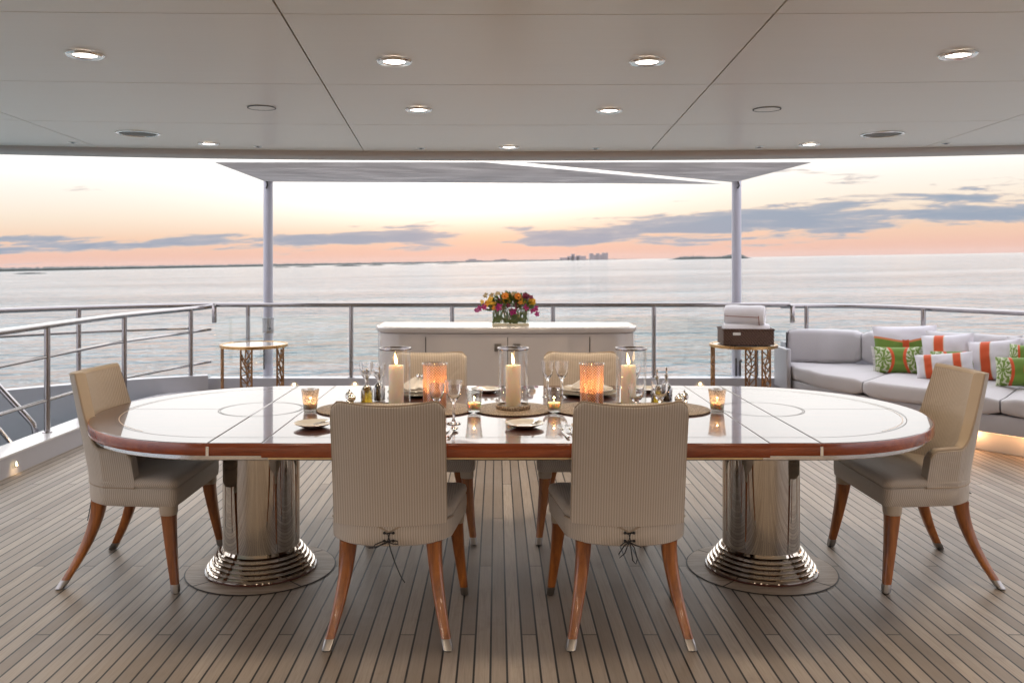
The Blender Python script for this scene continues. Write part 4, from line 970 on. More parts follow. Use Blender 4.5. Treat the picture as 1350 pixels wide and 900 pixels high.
def towel_roll(c, L_, R, rz, label, stripe):
    root = thing('rolled_towel', label, 'towel', c, rz, 'rolled white towels in the basket')
    rings = []
    for i in range(13):
        t_ = -1 + i / 6; ring = []
        for k in range(28):
            a = 2 * pi * k / 28; e = 1 - .10 * abs(t_) ** 8; rad = R * e * (1 + .035 * sin(3 * a + t_ * 2) + .025 * mnoise.noise(Vector((a * 2, t_ * 3, R * 30))))
            ring.append((t_ * L_ / 2, rad * cos(a), rad * .92 * sin(a)))
        rings.append(ring)
    mb = MB(); mb.loft(rings); b_ = mb.build('roll', MT['towel'], root, 60)
    mb = MB()
    mb.tube([((.5) * L_, .8 * R * (1 - k / 34) * cos(k * .6), .8 * R * (1 - k / 34) * sin(k * .6)) for k in range(33)], .004, 5); mb.build('spiral_edge', MT['towel'], b_)
    if stripe:
        for xo, wdt in ((.5 - .115, .0045),):
            mb = MB(); mb.tube([(L_ * xo, (R * 1.03) * cos(pi * 1.0 + pi * k / 20), (R * .95) * sin(pi * 1.0 + pi * k / 20)) for k in range(21)], .003, 5); mb.tube([(L_ * (-.46 + .84 * k / 10), -R * 1.02, -.005 - .008 * k / 10) for k in range(11)], .003, 5); mb.build('stripe', MT['cord_red'], b_)
    return root
towel_roll((bx - .005, 8.115, .666 + .272), .36, .104, radians(-24), 'upper rolled white towel with a thin brown stripe', True)
towel_roll((bx - .01, 8.062, .666 + .132), .42, .070, radians(0), 'lower rolled white towel at the front of the basket', False)
towel_roll((bx + .01, 8.185, .666 + .132), .40, .070, radians(2), 'lower rolled white towel at the back of the basket', False)

# ==================================================================== SOFA
sf = thing('sofa', 'pale built-in corner sofa along the right rail', 'sofa', (3.3, 7.2, 0)); SO = Vector((3.3, 7.2, 0))
front = smooth_path([(2.86, 8.36), (2.87, 8.12), (2.94, 7.72), (3.10, 7.28), (3.37, 6.82), (3.72, 6.34), (4.10, 5.85), (4.45, 5.35)], 6)
backp = smooth_path([(2.90, 8.62), (3.20, 8.63), (3.62, 8.58), (3.98, 8.25), (4.30, 7.85), (4.65, 7.40), (5.02, 6.92), (5.35, 6.45)], 6)
def strip(a, b, i0, i1, f0=0.0, f1=1.0):
    P0 = [Vector(p).lerp(Vector(q), f0) for p, q in zip(a[i0:i1 + 1], b[i0:i1 + 1])]; P1 = [Vector(p).lerp(Vector(q), f1) for p, q in zip(a[i0:i1 + 1], b[i0:i1 + 1])]; return P0, P1
def block(P0, P1, z0, z1, r_, dome=0.0, endr=.5):
    """soft block between two plan polylines with rounded edges; P0 the front"""
    rings = []; n = len(P0)
    for i in range(n):
        a = P0[i]; b = P1[i]; d_ = (b - a).normalized(); e = 1.0
        sh = r_ * .55 if i in (0, n - 1) else 0.0
        z1_ = z1 - sh; z0_ = z0 + sh; a2 = a + d_ * sh; b2 = b - d_ * sh; w_ = (b2 - a2).length
        sec = [(r_, z0_), (0.25 * r_, z0_ + .3 * r_), (0, z0_ + r_), (0, z1_ - r_), (.1 * r_, z1_ - .5 * r_), (.4 * r_, z1_ - .12 * r_), (r_, z1_)]
        for k in range(1, 6): sec.append((r_ + (w_ - 2 * r_) * k / 6, z1_ + dome * sin(pi * k / 6)))
        sec += [(w_ - r_, z1_), (w_ - .3 * r_, z1_ - .3 * r_), (w_, z1_ - r_), (w_, z0_ + r_), (w_ - r_, z0_)]
        rings.append([((a2 + d_ * o_).x - SO.x, (a2 + d_ * o_).y - SO.y, z) for o_, z in sec])
    mb = MB(); mb.loft(rings)
    mb.v = [tuple(Vector(v) + .012 * mnoise.noise_vector(Vector(v) * 3.1) * (1 if r_ > .02 else 0) + .005 * mnoise.noise_vector(Vector(v) * 9.0) * (1 if r_ > .02 else 0)) for v in mb.v]
    return mb
def cut(a, i0, i1, g0=.012, g1=.012):
    pass
P0, P1 = strip(front, backp, 0, 42, .03, 1.0); block(P0, P1, .16, .30, .012).build('base', MT['grey'], sf, 40)
P0, P1 = strip(front, backp, 0, 42, .10, 1.0); block(P0, P1, 0, .155, .01).build('plinth', plain("sofa_plinth_paint", (.62, .57, .5), .5), sf, 40)
def shrink(P0, P1, g_):
    n = len(P0); 
    for A in (P0, P1):
        A[0] = A[0] + (A[1] - A[0]).normalized() * g_; A[-1] = A[-1] + (A[-2] - A[-1]).normalized() * g_
    return P0, P1
for i0, i1 in ((0, 18), (18, 30), (30, 42)):
    P0, P1 = shrink(*strip(front, backp, i0, i1, 0.0, .86), .006); block(P0, P1, .302, .435, .035, .012).build('seat_cushion', MT['sofa'], sf, 60)
for i0, i1 in ((0, 13), (13, 24), (24, 33), (33, 42)):
    P0, P1 = shrink(*strip(front, backp, i0, i1, .74, 1.0), .006)
    P0 = [p + (q - p).normalized() * max(0, (q - p).length - .20) for p, q in zip(P0, P1)]
    block(P0, P1, .437, .765, .05, .004).build('back_cushion', MT['sofa'], sf, 60)
mb = MB(); rings = []
pA, pB = Vector((2.835, 8.64)), Vector((2.835, 8.30))
mb.box(2.80 - SO.x, 2.845 - SO.x, 8.28 - SO.y, 8.66 - SO.y, .20, .60, .015, 3); mb.build('end_panel', MT['grey'], sf)
P0, P1 = strip(front, backp, 6, 42, .045, .085); block(P0, P1, .1565, .1595, .0005).build('led_strip', MT['led'], sf, 40)
# warm LED line under the seat base throws light on the deck
for i in range(16, 40, 4):
    p = Vector(front[i]).lerp(Vector(backp[i]), .065); L = bpy.data.lights.new('sofa_led_lamp', 'POINT'); L.energy = .5; L.color = (1.0, .56, .30); L.shadow_soft_size = .03
    lo = bpy.data.objects.new('sofa_led_lamp', L); COL.objects.link(lo); lo.parent = sf; lo.location = (p.x - SO.x, p.y - SO.y, .13)

# cushions
def pillow_mat(name, kind):
    m, t, b = mat(name); uv = t.node('ShaderNodeTexCoord').outputs['UV']; u, v, _ = t.sep(uv); ob = t.node('ShaderNodeTexCoord').outputs['Object']
    white = t.mix(t.noise(ob, 9, 3, .6), (.60, .58, .62), (.70, .68, .72)); orange = (.58, .085, .022); green = (.14, .235, .035); trim = (.62, .50, .38)
    def band(x, c, h_, e=.006): return t.math('SUBTRACT', 1.0, t.smooth(t.math('ABSOLUTE', t.math('SUBTRACT', x, c)), h_ - e, h_ + e))
    if kind == 'flap':   # white envelope flap over green with orange edges
        edge = t.math('ADD', .62, t.math('MULTIPLY', t.math('ABSOLUTE', t.math('SUBTRACT', u, .5)), .30))
        d_ = t.math('SUBTRACT', v, edge); c = t.mix(t.smooth(d_, -.01, .01), green, white); c = t.mix(band(d_, -.01, .022), c, (.66, .22, .09)); c = t.mix(band(u, .5, .045), t.mix(0.0, c, c), orange) if False else c
        k = t.math('MULTIPLY', band(u, .5, .05), t.math('SUBTRACT', 1.0, t.smooth(d_, .02, .05))); c = t.mix(k, c, orange)
    elif kind == 'stripe1': c = t.mix(band(u, .36, .105), white, trim); c = t.mix(band(u, .36, .088), c, orange)
    elif kind == 'stripe2':
        k = t.math('MAXIMUM', band(u, .24, .075), band(u, .73, .075)); c = t.mix(k, white, trim); k = t.math('MAXIMUM', band(u, .24, .062), band(u, .73, .062)); c = t.mix(k, c, orange)
    else:                # green leaf print with curved orange bands
        uu = t.math('MULTIPLY', t.math('ABSOLUTE', t.math('SUBTRACT', t.math('FRACT', t.math('ADD', t.math('MULTIPLY', u, 1.0), .5)), .5)), 1.0)
        px_ = t.math('SUBTRACT', t.math('ABSOLUTE', t.math('SUBTRACT', u, .5)), .32); py_ = t.math('MULTIPLY', t.math('SUBTRACT', v, .5), .62)
        an = t.math('ARCTAN2', py_, px_); rd = t.math('SQRT', t.math('ADD', t.math('MULTIPLY', px_, px_), t.math('MULTIPLY', py_, py_)))
        an = t.math('ADD', an, t.math('MULTIPLY', t.math('SUBTRACT', t.noise(t.comb(t.math('MULTIPLY', px_, 14.0), t.math('MULTIPLY', t.math('ABSOLUTE', py_), 14.0), 0), 1.0, 2, .5), .5), .9))
        pet = t.math('SINE', t.math('ADD', t.math('MULTIPLY', an, 10.0), t.math('MULTIPLY', t.math('SINE', t.math('MULTIPLY', rd, 46.0)), .9)))
        dots = t.math('SINE', t.math('MULTIPLY', rd, 58.0)); k = t.smooth(t.math('ADD', pet, t.math('MULTIPLY', dots, .5)), .05, .4)
        k = t.math('MULTIPLY', k, t.smooth(rd, .035, .05))
        c = t.mix(k, green, (.52, .55, .40))
        cb = t.math('ADD', .095, t.math('MULTIPLY', t.math('POWER', t.math('ABSOLUTE', t.math('SUBTRACT', v, .5)), 2.0), .40)); xx = t.math('ABSOLUTE', t.math('SUBTRACT', u, .5))
        c = t.mix(t.math('SUBTRACT', 1.0, t.smooth(xx, t.math('SUBTRACT', cb, .01), cb)), c, green); c = t.mix(band(t.math('SUBTRACT', xx, cb), .02, .032), c, orange)
    t.put(b.inputs['Base Color'], c); b.inputs['Roughness'].default_value = .9; b.inputs['Sheen Weight'].default_value = .2
    bn = t.node('ShaderNodeBump'); bn.inputs['Strength'].default_value = .25; bn.inputs['Distance'].default_value = .002; t.put(bn.inputs['Height'], t.noise(ob, 300, 2, .6)); t.l.new(bn.outputs[0], b.inputs['Normal']); return m
PM = {k: pillow_mat("cushion_" + k, k) for k in ('flap', 'stripe1', 'stripe2', 'leaf')}
PM['plain'] = MT['sofa']
def pillow(cx, cy_, cz, W_, H_, T_, kind, rz, lean, roll, label, fringe=False):
    root = thing('throw_pillow', label, 'pillow', (cx, cy_, cz), rz, 'throw pillows on the sofa')
    R_ = Matrix.Rotation(lean, 3, 'X') @ Matrix.Rotation(roll, 3, 'Y')
    sd = rng.uniform(0, 50)
    def srf(u, v, s):
        a = 2 * u - 1; b = 2 * v - 1; pin = 1 - .055 * (1 - abs(a) ** 2) * abs(b) ** 6; pin2 = 1 - .055 * (1 - abs(b) ** 2) * abs(a) ** 6
        k = max(0, (1 - abs(a) ** 2.6)) * max(0, (1 - abs(b) ** 2.6)); th = T_ / 2 * k ** .55
        th += (.011 * mnoise.noise(Vector((a * 2.5, b * 2.5, sd))) + .006 * mnoise.noise(Vector((a * 6, b * 3, sd + 9)))) * k
        return R_ @ Vector((a * W_ / 2 * pin2, -s * th, b * H_ / 2 * pin))
    mb = MB(); mb.grid(25, 19, lambda u, v: srf(u, v, 1)); mb.grid(25, 19, lambda u, v: srf(u, v, -1), flip=True)
    mb.build('cover', PM[kind], root, 80)
    if fringe:
        for s in (0.0, 1.0):
            mb = MB()
            for k in range(26):
                v = (k + .5) / 26; p = srf(s, v, 1); q = p + R_ @ Vector(((s * 2 - 1) * .022, 0, rng.uniform(-.008, .008))); mb.tube([p, q], .003, 4)
            mb.build('fringe', MT['linen'], root)
    return root
def pill(px, py, d, wpx, hpx, *a, **k): p = at(px, py, d); return pillow(p[0], p[1], p[2], wpx * d / F, hpx * d / F, .15, *a, **k)
pill(1254, 459, 7.66, 66, 44, 'plain', radians(-44), radians(-12), 0, 'plain white pillow propped behind the orange striped pillows')
pill(1312, 462, 7.40, 62, 44, 'plain', radians(-50), radians(-12), 0, 'plain white pillow behind the widest orange stripe')
pill(1362, 468, 7.10, 66, 46, 'plain', radians(-50), radians(-12), 0, 'plain white pillow cut by the frame above the corner of leaf pillows')
pill(1194, 459.5, 7.93, 78, 62, 'flap', radians(-22), radians(-14), radians(-3), 'square green pillow with a white envelope flap')
pill(1250, 468, 7.52, 64, 56, 'stripe1', radians(-40), radians(-14), radians(-6), 'white pillow with one orange stripe behind the two-stripe pillow')
pill(1312, 475, 7.22, 64, 54, 'stripe1', radians(-46), radians(-14), radians(-8), 'larger white pillow with one broad orange stripe near the armchair')
pill(1352, 474, 6.98, 40, 40, 'leaf', radians(-46), radians(-14), 0, 'green and red pillow half hidden at the right frame edge')
pill(1259, 478, 7.42, 62, 32, 'leaf', radians(-38), radians(-18), radians(-3), 'green leaf print pillow half hidden behind the two-stripe pillow')
pill(1184, 474.5, 7.76, 58, 36, 'leaf', radians(-20), radians(-18), radians(-2), 'fringed green leaf print lumbar pillow under the white flap', fringe=True)
pill(1245, 482, 7.26, 70, 34, 'stripe2', radians(-34), radians(-18), radians(-8), 'white lumbar pillow with two orange stripes')
pill(1346, 490, 6.80, 60, 40, 'leaf', radians(-40), radians(-18), radians(-4), 'green leaf print lumbar pillow beside the right armchair')

# ==================================================================== ON THE TABLE
Zt = ZT + .0012
MR = .185
mats = [TCX + .009 + k * .3695 for k in (-2, -1, 0, 1, 2)]
for k, (x, lb) in enumerate(zip(mats, ('leftmost round beaded mat of the row, behind the left chair', 'round beaded mat under the left amber votive', 'middle round beaded mat under the central hurricane lamp', 'round beaded mat under the right amber votive', 'rightmost round beaded mat of the row, behind the right chair'))):
    mb = MB(); mb.lathe([(MR - .003, 0), (MR, .002), (MR, .005), (MR - .004, .0065), (.001, .0065)], (0, 0, 0), 64); o = mb.build('beaded_mat', MT['mat']); o.location = (x, 4.035, Zt); tag(o, lb, 'placemat', 'round beaded mats along the table')
Zm = Zt + .0068
def flame_mesh(h_, r_):
    mb = MB(); mb.lathe([(r_ * .25, 0), (r_ * .8, h_ * .12), (r_, h_ * .3), (r_ * .8, h_ * .52), (r_ * .42, h_ * .76), (r_ * .12, h_ * .93), (.0005, h_)], (0, 0, 0), 14)
    for i, v in enumerate(mb.v): t_ = v[2] / h_; mb.v[i] = (v[0] - .12 * h_ * t_ * t_, v[1], v[2])
    return mb
def candle(name, label, cat, loc, r_, h_, fh, fr, power, group):
    root = thing(name, label, cat, loc, 0, group)
    mb = MB(); mb.lathe([(r_ * .97, 0), (r_, .003), (r_, h_ - .004), (r_ * .95, h_), (r_ * .75, h_ - .002), (r_ * .5, h_ - min(.008, h_ * .25)), (.001, h_ - min(.009, h_ * .28))], (0, 0, 0), 32); mb.build('wax', MT['wax'], root)
    mb = MB(); mb.tube([(0, 0, h_ - .01), (.0005, 0, h_), (-.001, 0, h_ + .008)], .0012, 6); mb.build('wick', MT['wick'], root)
    mb = flame_mesh(fh, fr); f = mb.build('flame', MT['flame'], root); f.location = (0, 0, h_ + .003)
    L = bpy.data.lights.new('flame_light', 'POINT'); L.energy = power; L.color = (1.0, .50, .20); L.shadow_soft_size = .004; lo = bpy.data.objects.new('flame_light', L); COL.objects.link(lo); lo.parent = root; lo.location = (0, 0, h_ + .02)
    return root
for x, y, lb, cl in ((mats[0] / 2 + mats[1] / 2, 4.03, 'left glass hurricane lamp with a silver rim', 'ivory pillar candle burning in the left hurricane'), (mats[2], 4.035, 'central glass hurricane lamp with a silver rim', 'ivory pillar candle burning in the central hurricane'),
                     (mats[3] / 2 + mats[4] / 2, 4.03, 'right glass hurricane lamp with a silver rim', 'ivory pillar candle burning in the right hurricane')):
    root = thing('hurricane_lamp', lb, 'candle holder', (x, y, Zm), 0, 'glass hurricane lamps')
    mb = MB(); mb.lathe([(.078, 0), (.081, .003), (.081, .014), (.077, .018), (.073, .018), (.072, .010), (.001, .010)], (0, 0, 0), 48); mb.build('base', MT['mat'], root)
    mb = MB(); mb.lathe([(.0715, .0105), (.0715, .275)], (0, 0, 0), 48, caps=False); mb.lathe([(.0685, .0105), (.0685, .275)], (0, 0, 0), 48, caps=False); mb.build('glass_cylinder', MT['hurr'], root)
    mb = MB(); mb.lathe([(.068, .276), (.074, .276), (.0755, .280), (.0745, .285), (.070, .285), (.068, .281), (.068, .276)], (0, 0, 0), 48, caps=False); mb.build('rim', MT['rail'], root)
    candle('pillar_candle', cl, 'candle', (x + (.004 if x < 0 else -.012 if x > .3 else 0), y, Zm + .0105), .0355, .192, .055, .0075, 1.0, 'pillar candles in the hurricanes')
for x, lb, cl in ((mats[1], 'left etched amber cylinder votive', 'small candle inside the left etched cylinder'), (mats[3], 'right etched amber cylinder votive', 'small candle inside the right etched cylinder')):
    root = thing('etched_votive', lb, 'candle holder', (x, 4.035, Zm), 0, 'etched amber cylinder votives')
    mb = MB(); mb.lathe([(.001, .0), (.050, 0), (.054, .004), (.055, .018), (.056, .195), (.0575, .205)], (0, 0, 0), 48, caps=False); mb.build('etched_glass', MT['etched'], root)
    mb = MB(); mb.lathe([(.0555, .2055), (.060, .207), (.0605, .211), (.0585, .213), (.0555, .211), (.0555, .2055)], (0, 0, 0), 48, caps=False); mb.build('clear_rim', MT['votive'], root)
    candle('votive_candle', cl, 'candle', (x, 4.035, Zm + .006), .034, .085, .020, .0035, .20, 'candles inside the etched cylinders')
def tumbler(px, d, lb, cl, m, z):
    x = (px - VX) * d / F; root = thing('tealight_glass', lb, 'candle holder', (x, d, z), 0, 'flared tealight glasses')
    mb = MB(); mb.lathe([(.001, 0), (.028, 0), (.030, .004), (.0325, .03), (.0375, .08), (.0415, .104), (.0405, .1045), (.0365, .08), (.0312, .031), (.029, .014), (.001, .012)], (0, 0, 0), 36); mb.build('glass', m, root)
    candle('tealight_candle', cl, 'candle', (x, d, z + .0135), .029, .028, .012, .0024, .16, 'tealight candles in the flared glasses')
tumbler(625, 3.95, 'clear flared tealight glass left of the central hurricane', 'tealight in the clear glass left of the central hurricane', MT['votive'], Zm)
tumbler(730.5, 3.95, 'clear flared tealight glass right of the central hurricane', 'tealight in the clear glass right of the central hurricane', MT['votive'], Zm)
tumbler(409, 3.98, 'speckled mercury glass tealight at the left end of the mats', 'tealight in the speckled glass at the left end', MT['mercury'], Zt)
tumbler(945.5, 3.98, 'speckled mercury glass tealight at the right end of the mats', 'tealight in the speckled glass at the right end', MT['mercury'], Zt)

def bread_plate(x, y, r_, label, z=Zt, m=None, group='small bread plates', name='bread_plate'):
    root = thing(name, label, 'plate', (x, y, z), 0, group)
    mb = MB(); mb.lathe([(r_ * .45, 0), (r_ * .5, .001), (r_ * .62, .004), (r_ * .97, .016), (r_, .0185), (r_ * .985, .0195), (r_ * .62, .008), (r_ * .5, .006), (.001, .006)], (0, 0, 0), 48); mb.build('dish', m or MT['plate'], root); return root
def knife(x, y, z, rz, L_, label, tilt=0):
    root = thing('butter_knife', label, 'knife', (x, y, z), rz, 'silver butter knives'); root.rotation_euler = (tilt, 0, rz)
    mb = MB(); mb.loft([rr(.0035 + .001 * k, .0035, 0, 0, 0, 3) and [(px_ * 1.0, L_ * (k / 8) * .5 - L_ * .5, pz_) for px_, pz_ in [((.0035 + .0014 * sin(pi * min(1, k / 6)) ) * cos(2 * pi * q / 8), .003 * sin(2 * pi * q / 8) + .004) for q in range(8)]] for k in range(9)]); mb.build('handle', MT['silver'], root)
    mb = MB(); mb.loft([[(a * w_, yy, .004 + b * .0008) for a, b in ((-1, -1), (1, -1), (1, 1), (-1, 1))] for yy, w_ in ((.001, .004), (L_ * .15, .0085), (L_ * .35, .009), (L_ * .47, .006), (L_ * .5, .001))]); mb.build('blade', MT['silver'], root)
def fork(x, y, z, rz, L_, label):
    root = thing('fork', label, 'fork', (x, y, z), rz, 'silver forks at the right front setting')
    mb = MB(); mb.tube([(0, -L_ * .5, .004), (0, -L_ * .42, .005), (0, -L_ * .1, .004), (0, L_ * .12, .007), (0, L_ * .22, .012)], [.006, .0065, .003, .0028, .004], 8, flat=.6)
    mb.box(-.011, .011, L_ * .20, L_ * .30, .0105, .0130, .001, 1); mb.build('handle', MT['silver'], root)
    for k in range(4): 
        mb = MB(); mb.tube([(-.0095 + .0063 * k, L_ * .295, .0118), (-.0095 + .0063 * k, L_ * .4, .0125), (-.0088 + .0059 * k, L_ * .5, .018)], [.0019, .0018, .001], 6); mb.build('tine', MT['silver'], root)
bp1 = bread_plate(-.773, 3.615, .082, 'small stone plate with a knife beside the left front chair'); bp2 = bread_plate(.116, 3.615, .083, 'small stone plate with a knife in the gap between the front chairs')
knife(-.722, 3.60, Zt + .0205, radians(-32), .13, 'butter knife resting on the left stone plate'); knife(.160, 3.605, Zt + .0205, radians(-12), .13, 'butter knife resting on the stone plate between the chairs')
fork(.272, 3.475, Zt, radians(7), .19, 'outer silver fork beside the right front chair'); fork(.302, 3.485, Zt, radians(5), .19, 'inner silver fork beside the right front chair')
def spoon(x, y, rz, label):
    root = thing('spoon', label, 'spoon', (x, y, Zt), rz, 'silver spoons at the left front setting')
    mb = MB(); mb.tube([(0, -.09, .004), (0, -.075, .005), (0, -.02, .004), (0, .045, .007)], [.006, .0065, .003, .003], 8, flat=.6); mb.build('handle', MT['silver'], root)
    mb = MB(); mb.sphere((0, .068, .009), .019, 14, 8, .85, 1.4, .35); mb.build('bowl', MT['silver'], root)
spoon(-.182, 3.475, radians(-6), 'silver spoon beside the left front chair')
knife(-.212, 3.475, Zt, radians(-6), .2, 'silver dinner knife beside the left front chair')
def plate_stack(x, y, label, napkin_label, r_=.15, rz=0):
    root = thing('charger_plate', 'dark charger plate ' + label, 'plate', (x, y, Zt), 0, 'charger plates'); mb = MB(); mb.lathe([(r_ * .6, 0), (r_ * .7, .003), (r_, .016), (r_ * .99, .018), (r_ * .68, .007), (.001, .006)], (0, 0, 0), 56); mb.build('dish', MT['plate_dark'], root)
    root = thing('dinner_plate', 'stone dinner plate ' + label, 'plate', (x, y, Zt + .0185), 0, 'dinner plates'); r2 = r_ * .86; mb = MB(); mb.lathe([(r2 * .6, 0), (r2 * .7, .002), (r2, .014), (r2 * .99, .016), (r2 * .68, .006), (.001, .005)], (0, 0, 0), 56); mb.build('dish', MT['plate'], root)
    root = thing('napkin', napkin_label, 'napkin', (x, y, Zt + .035), rz, 'folded white napkins')
    def nf(u, v):
        a = 2 * u - 1; b = 2 * v - 1; r0 = max(abs(a), abs(b)); ang_ = atan2(b, a)
        hgt = .045 * max(0, 1 - r0 ** 1.3) * (1 + .35 * sin(ang_ * 5 + 1)) + .008 * sin(ang_ * 7) * r0
        return (a * .085 * (1 - .1 * abs(b)), b * .06 * (1 - .15 * abs(a)), .002 + max(0, hgt))
    mb = MB(); mb.grid(22, 18, nf); mb.grid(22, 18, lambda u, v: tuple(Vector(nf(u, v)) - Vector((0, 0, .003))), flip=True); mb.build('cloth', MT['linen'], root, 60)
    mb = MB(); mb.lathe([(.014, .045), (.017, .05), (.017, .064), (.014, .069), (.010, .064), (.010, .05), (.014, .045)], (.015, 0, 0), 20, caps=False); mb.build('ring', MT['silver'], root)
plate_stack(-.40, 3.56, 'at the left front setting behind the chair', 'white napkin at the left front setting', .145)
plate_stack(.455, 3.555, 'at the right front setting behind the chair', 'white napkin at the right front setting', .148)
plate_stack(-.42, 4.50, 'on the far side behind the left hurricane', 'white napkin bundled on the far left setting', .155, .3)
plate_stack(.475, 4.50, 'on the far side behind the right votive', 'white napkin bundled on the far right setting', .155, -.2)
bread_plate(-.055, 4.58, .08, 'small stone plate on the far side left of the central lamp'); bread_plate(.80, 4.60, .08, 'small stone plate on the far side by the right end')
fork(.165, 4.55, Zt, radians(175), .18, 'silver fork on the far side right of the central lamp'); 
def wine_glass(x, y, h_, rb, label, bowl=.45):
    root = thing('wine_glass', label, 'wine glass', (x, y, Zt), 0, 'crystal wine glasses')
    hb = h_ * (1 - bowl)
    outer = [(.001, 0), (rb * .82, 0), (rb * .84, .0015), (rb * .5, .004), (.008, .009), (.0058, .02), (.0052, hb * .7), (.0062, hb * .93), (.012, hb + .002), (rb * .72, hb + h_ * bowl * .25), (rb * .92, hb + h_ * bowl * .55), (rb, h_)]
    inner = [(rb - .0013, h_), (rb * .92 - .0014, hb + h_ * bowl * .55), (rb * .72 - .0014, hb + h_ * bowl * .26), (.011, hb + .008), (.001, hb + .006)]
    mb = MB(); mb.lathe(outer + inner, (0, 0, 0), 32); mb.build('glass', MT['crystal'], root); return root
for x, y, h_, r_, lb in ((-.186, 3.69, .184, .037, 'wine glass standing right of the left front chair'), (-.262, 3.74, .165, .034, 'lower wine glass partly behind the left front chair'),
                         (.605, 3.72, .165, .036, 'wine glass over the right front chair, in front of the right candle'), (.715, 3.76, .172, .037, 'wine glass over the right front chair, before the dark bottle'),
                         (.262, 4.42, .182, .033, 'tall narrow wine glass, left of the far pair by the central lamp'), (.334, 4.40, .184, .036, 'tall narrow wine glass, right of the far pair by the central lamp'),
                         (-.675, 4.42, .18, .034, 'outer crystal wine glass behind the oil bottle'), (-.605, 4.40, .172, .034, 'inner crystal wine glass beside the left hurricane'),
                         (.705, 4.42, .16, .036, 'crystal wine glass behind the right hurricane')):
    wine_glass(x, y, h_, r_, lb, .48)
MT['oil'] = solid_glass("olive_oil", (.75, .50, .03), .02, 1.46); MT['vinegar'] = plain("dark_vinegar", (.02, .008, .006), .05, 0, .05, coat=1.0)
def cruet(x, y, label, liquid):
    root = thing('cruet_bottle', label, 'bottle', (x, y, Zt), 0, 'oil and vinegar bottles')
    mb = MB(); mb.lathe([(.001, 0), (.028, 0), (.030, .004), (.030, .062), (.024, .078), (.011, .092), (.009, .118), (.013, .122), (.013, .125), (.0075, .124), (.0075, .092), (.001, .09)], (0, 0, 0), 28); mb.build('glass', MT['votive'], root)
    mb = MB(); mb.lathe([(.001, .002), (.0275, .003), (.0285, .06), (.022, .074), (.011, .086), (.001, .086)], (0, 0, 0), 28); mb.build('liquid', MT[liquid], root)
    mb = MB(); mb.lathe([(.006, .112), (.007, .126), (.014, .130), (.014, .133), (.004, .136), (.004, .160), (.006, .166), (.001, .170)], (0, 0, 0), 20); mb.build('stopper', MT['silver'], root)
cruet(-.640, 4.22, 'amber oil bottle with a stopper at the left of the table', 'oil'); cruet(-.590, 4.30, 'dark vinegar bottle beside the left oil bottle', 'vinegar')
cruet(.785, 4.20, 'golden oil bottle with a stopper at the right of the table', 'oil'); cruet(.845, 4.27, 'dark vinegar bottle beside the right oil bottle', 'vinegar')
def shaker(x, y, label):
    root = thing('salt_cellar', label, 'salt cellar', (x, y, Zt), 0, 'silver salt cellars')
    mb = MB(); mb.lathe([(.014, 0), (.018, .003), (.012, .012), (.021, .022), (.022, .036), (.019, .040)], (0, 0, 0), 24); mb.build('cup', MT['silver'], root)
    mb = MB(); mb.lathe([(.0195, .041), (.014, .047), (.004, .050), (.005, .056), (.001, .060)], (0, 0, 0), 20); mb.build('lid', MT['silver'], root)
shaker(-.712, 4.19, 'small silver salt cellar left of the oil bottle'); shaker(-.735, 4.27, 'small silver salt cellar farthest left among the glassware'); shaker(.885, 4.16, 'small silver salt cellar right of the oil bottle'); shaker(.93, 4.25, 'small silver salt cellar farthest right among the glassware')

# ------------------------------------------------------------------ step lights
def step_light(p, ry, label, r_=.014, power=.07):
    root = thing('step_light', label, 'step light', p, ry, 'small round step lights'); mb = MB()
    mb.lathe([(r_ * 1.5, 0), (r_ * 1.5, .004), (r_ * 1.1, .007), (r_, .004)], (0, 0, 0), 20, caps=False)
    R_ = Matrix.Rotation(radians(90), 3, 'X'); mb.v = [tuple(R_ @ Vector(v)) for v in mb.v]; mb.build('bezel', MT['silver'], root)
    mb = MB(); mb.lathe([(r_, .0035), (.001, .006)], (0, 0, 0), 20); mb.v = [tuple(R_ @ Vector(v)) for v in mb.v]; mb.build('lens', MT['steplamp'], root)
    L = bpy.data.lights.new('step_lamp', 'SPOT'); L.energy = power * 6; L.color = (1, .66, .32); L.spot_size = radians(120); L.spot_blend = .8; L.shadow_soft_size = .02
    lo = bpy.data.objects.new('step_lamp', L); COL.objects.link(lo); lo.parent = root; lo.location = (0, -.02, 0); lo.rotation_euler = (radians(50), 0, 0)
step_light(((388 - VX) * 8.735 / F, 8.735, .195), 0, 'lit step light in the stern bulwark right of the left post'); step_light(((468 - VX) * 8.735 / F, 8.735, .20), 0, 'lit step light in the stern bulwark behind the glassware')
step_light(((923 - VX) * 8.735 / F, 8.735, .20), 0, 'lit step light in the stern bulwark near the right side table')
step_light((-3.272, 5.83, .07), radians(90), 'lit step light in the coaming at the left frame edge')

# ==================================================================== FAR SHORE
def shore(px0, px1, d0, d1, hfun, name, label, m, cat, depth=250, n=160, struct_=True):
    mb = MB(); vs = []; fs = []; o0 = sea_pt((px0 + px1) / 2, (d0 + d1) / 2)
    rings = []
    for k in range(n + 1):
        t_ = k / n; px = px0 + (px1 - px0) * t_; d = 1 / ((1 - t_) / d0 + t_ / d1); p = sea_pt(px, d); h_ = hfun(t_, px) * d / F
        q = sea_pt(px, d + depth); qm = sea_pt(px, d + depth * .3)
        rings.append([tuple(p - o0 - Vector((0, 0, .5))), tuple(p - o0 + Vector((0, 0, h_ * .55))), tuple(qm - o0 + Vector((0, 0, h_))), tuple(q - o0 + Vector((0, 0, h_ * .8))), tuple(q - o0 - Vector((0, 0, .5)))])
    mb.loft(rings); o = mb.build(name, m, None, 20); o.location = o0; setting(o); return o
r9 = random.Random(3)
def rough(k, s): return mnoise.noise(Vector((k * s, 1.7, 0))) 
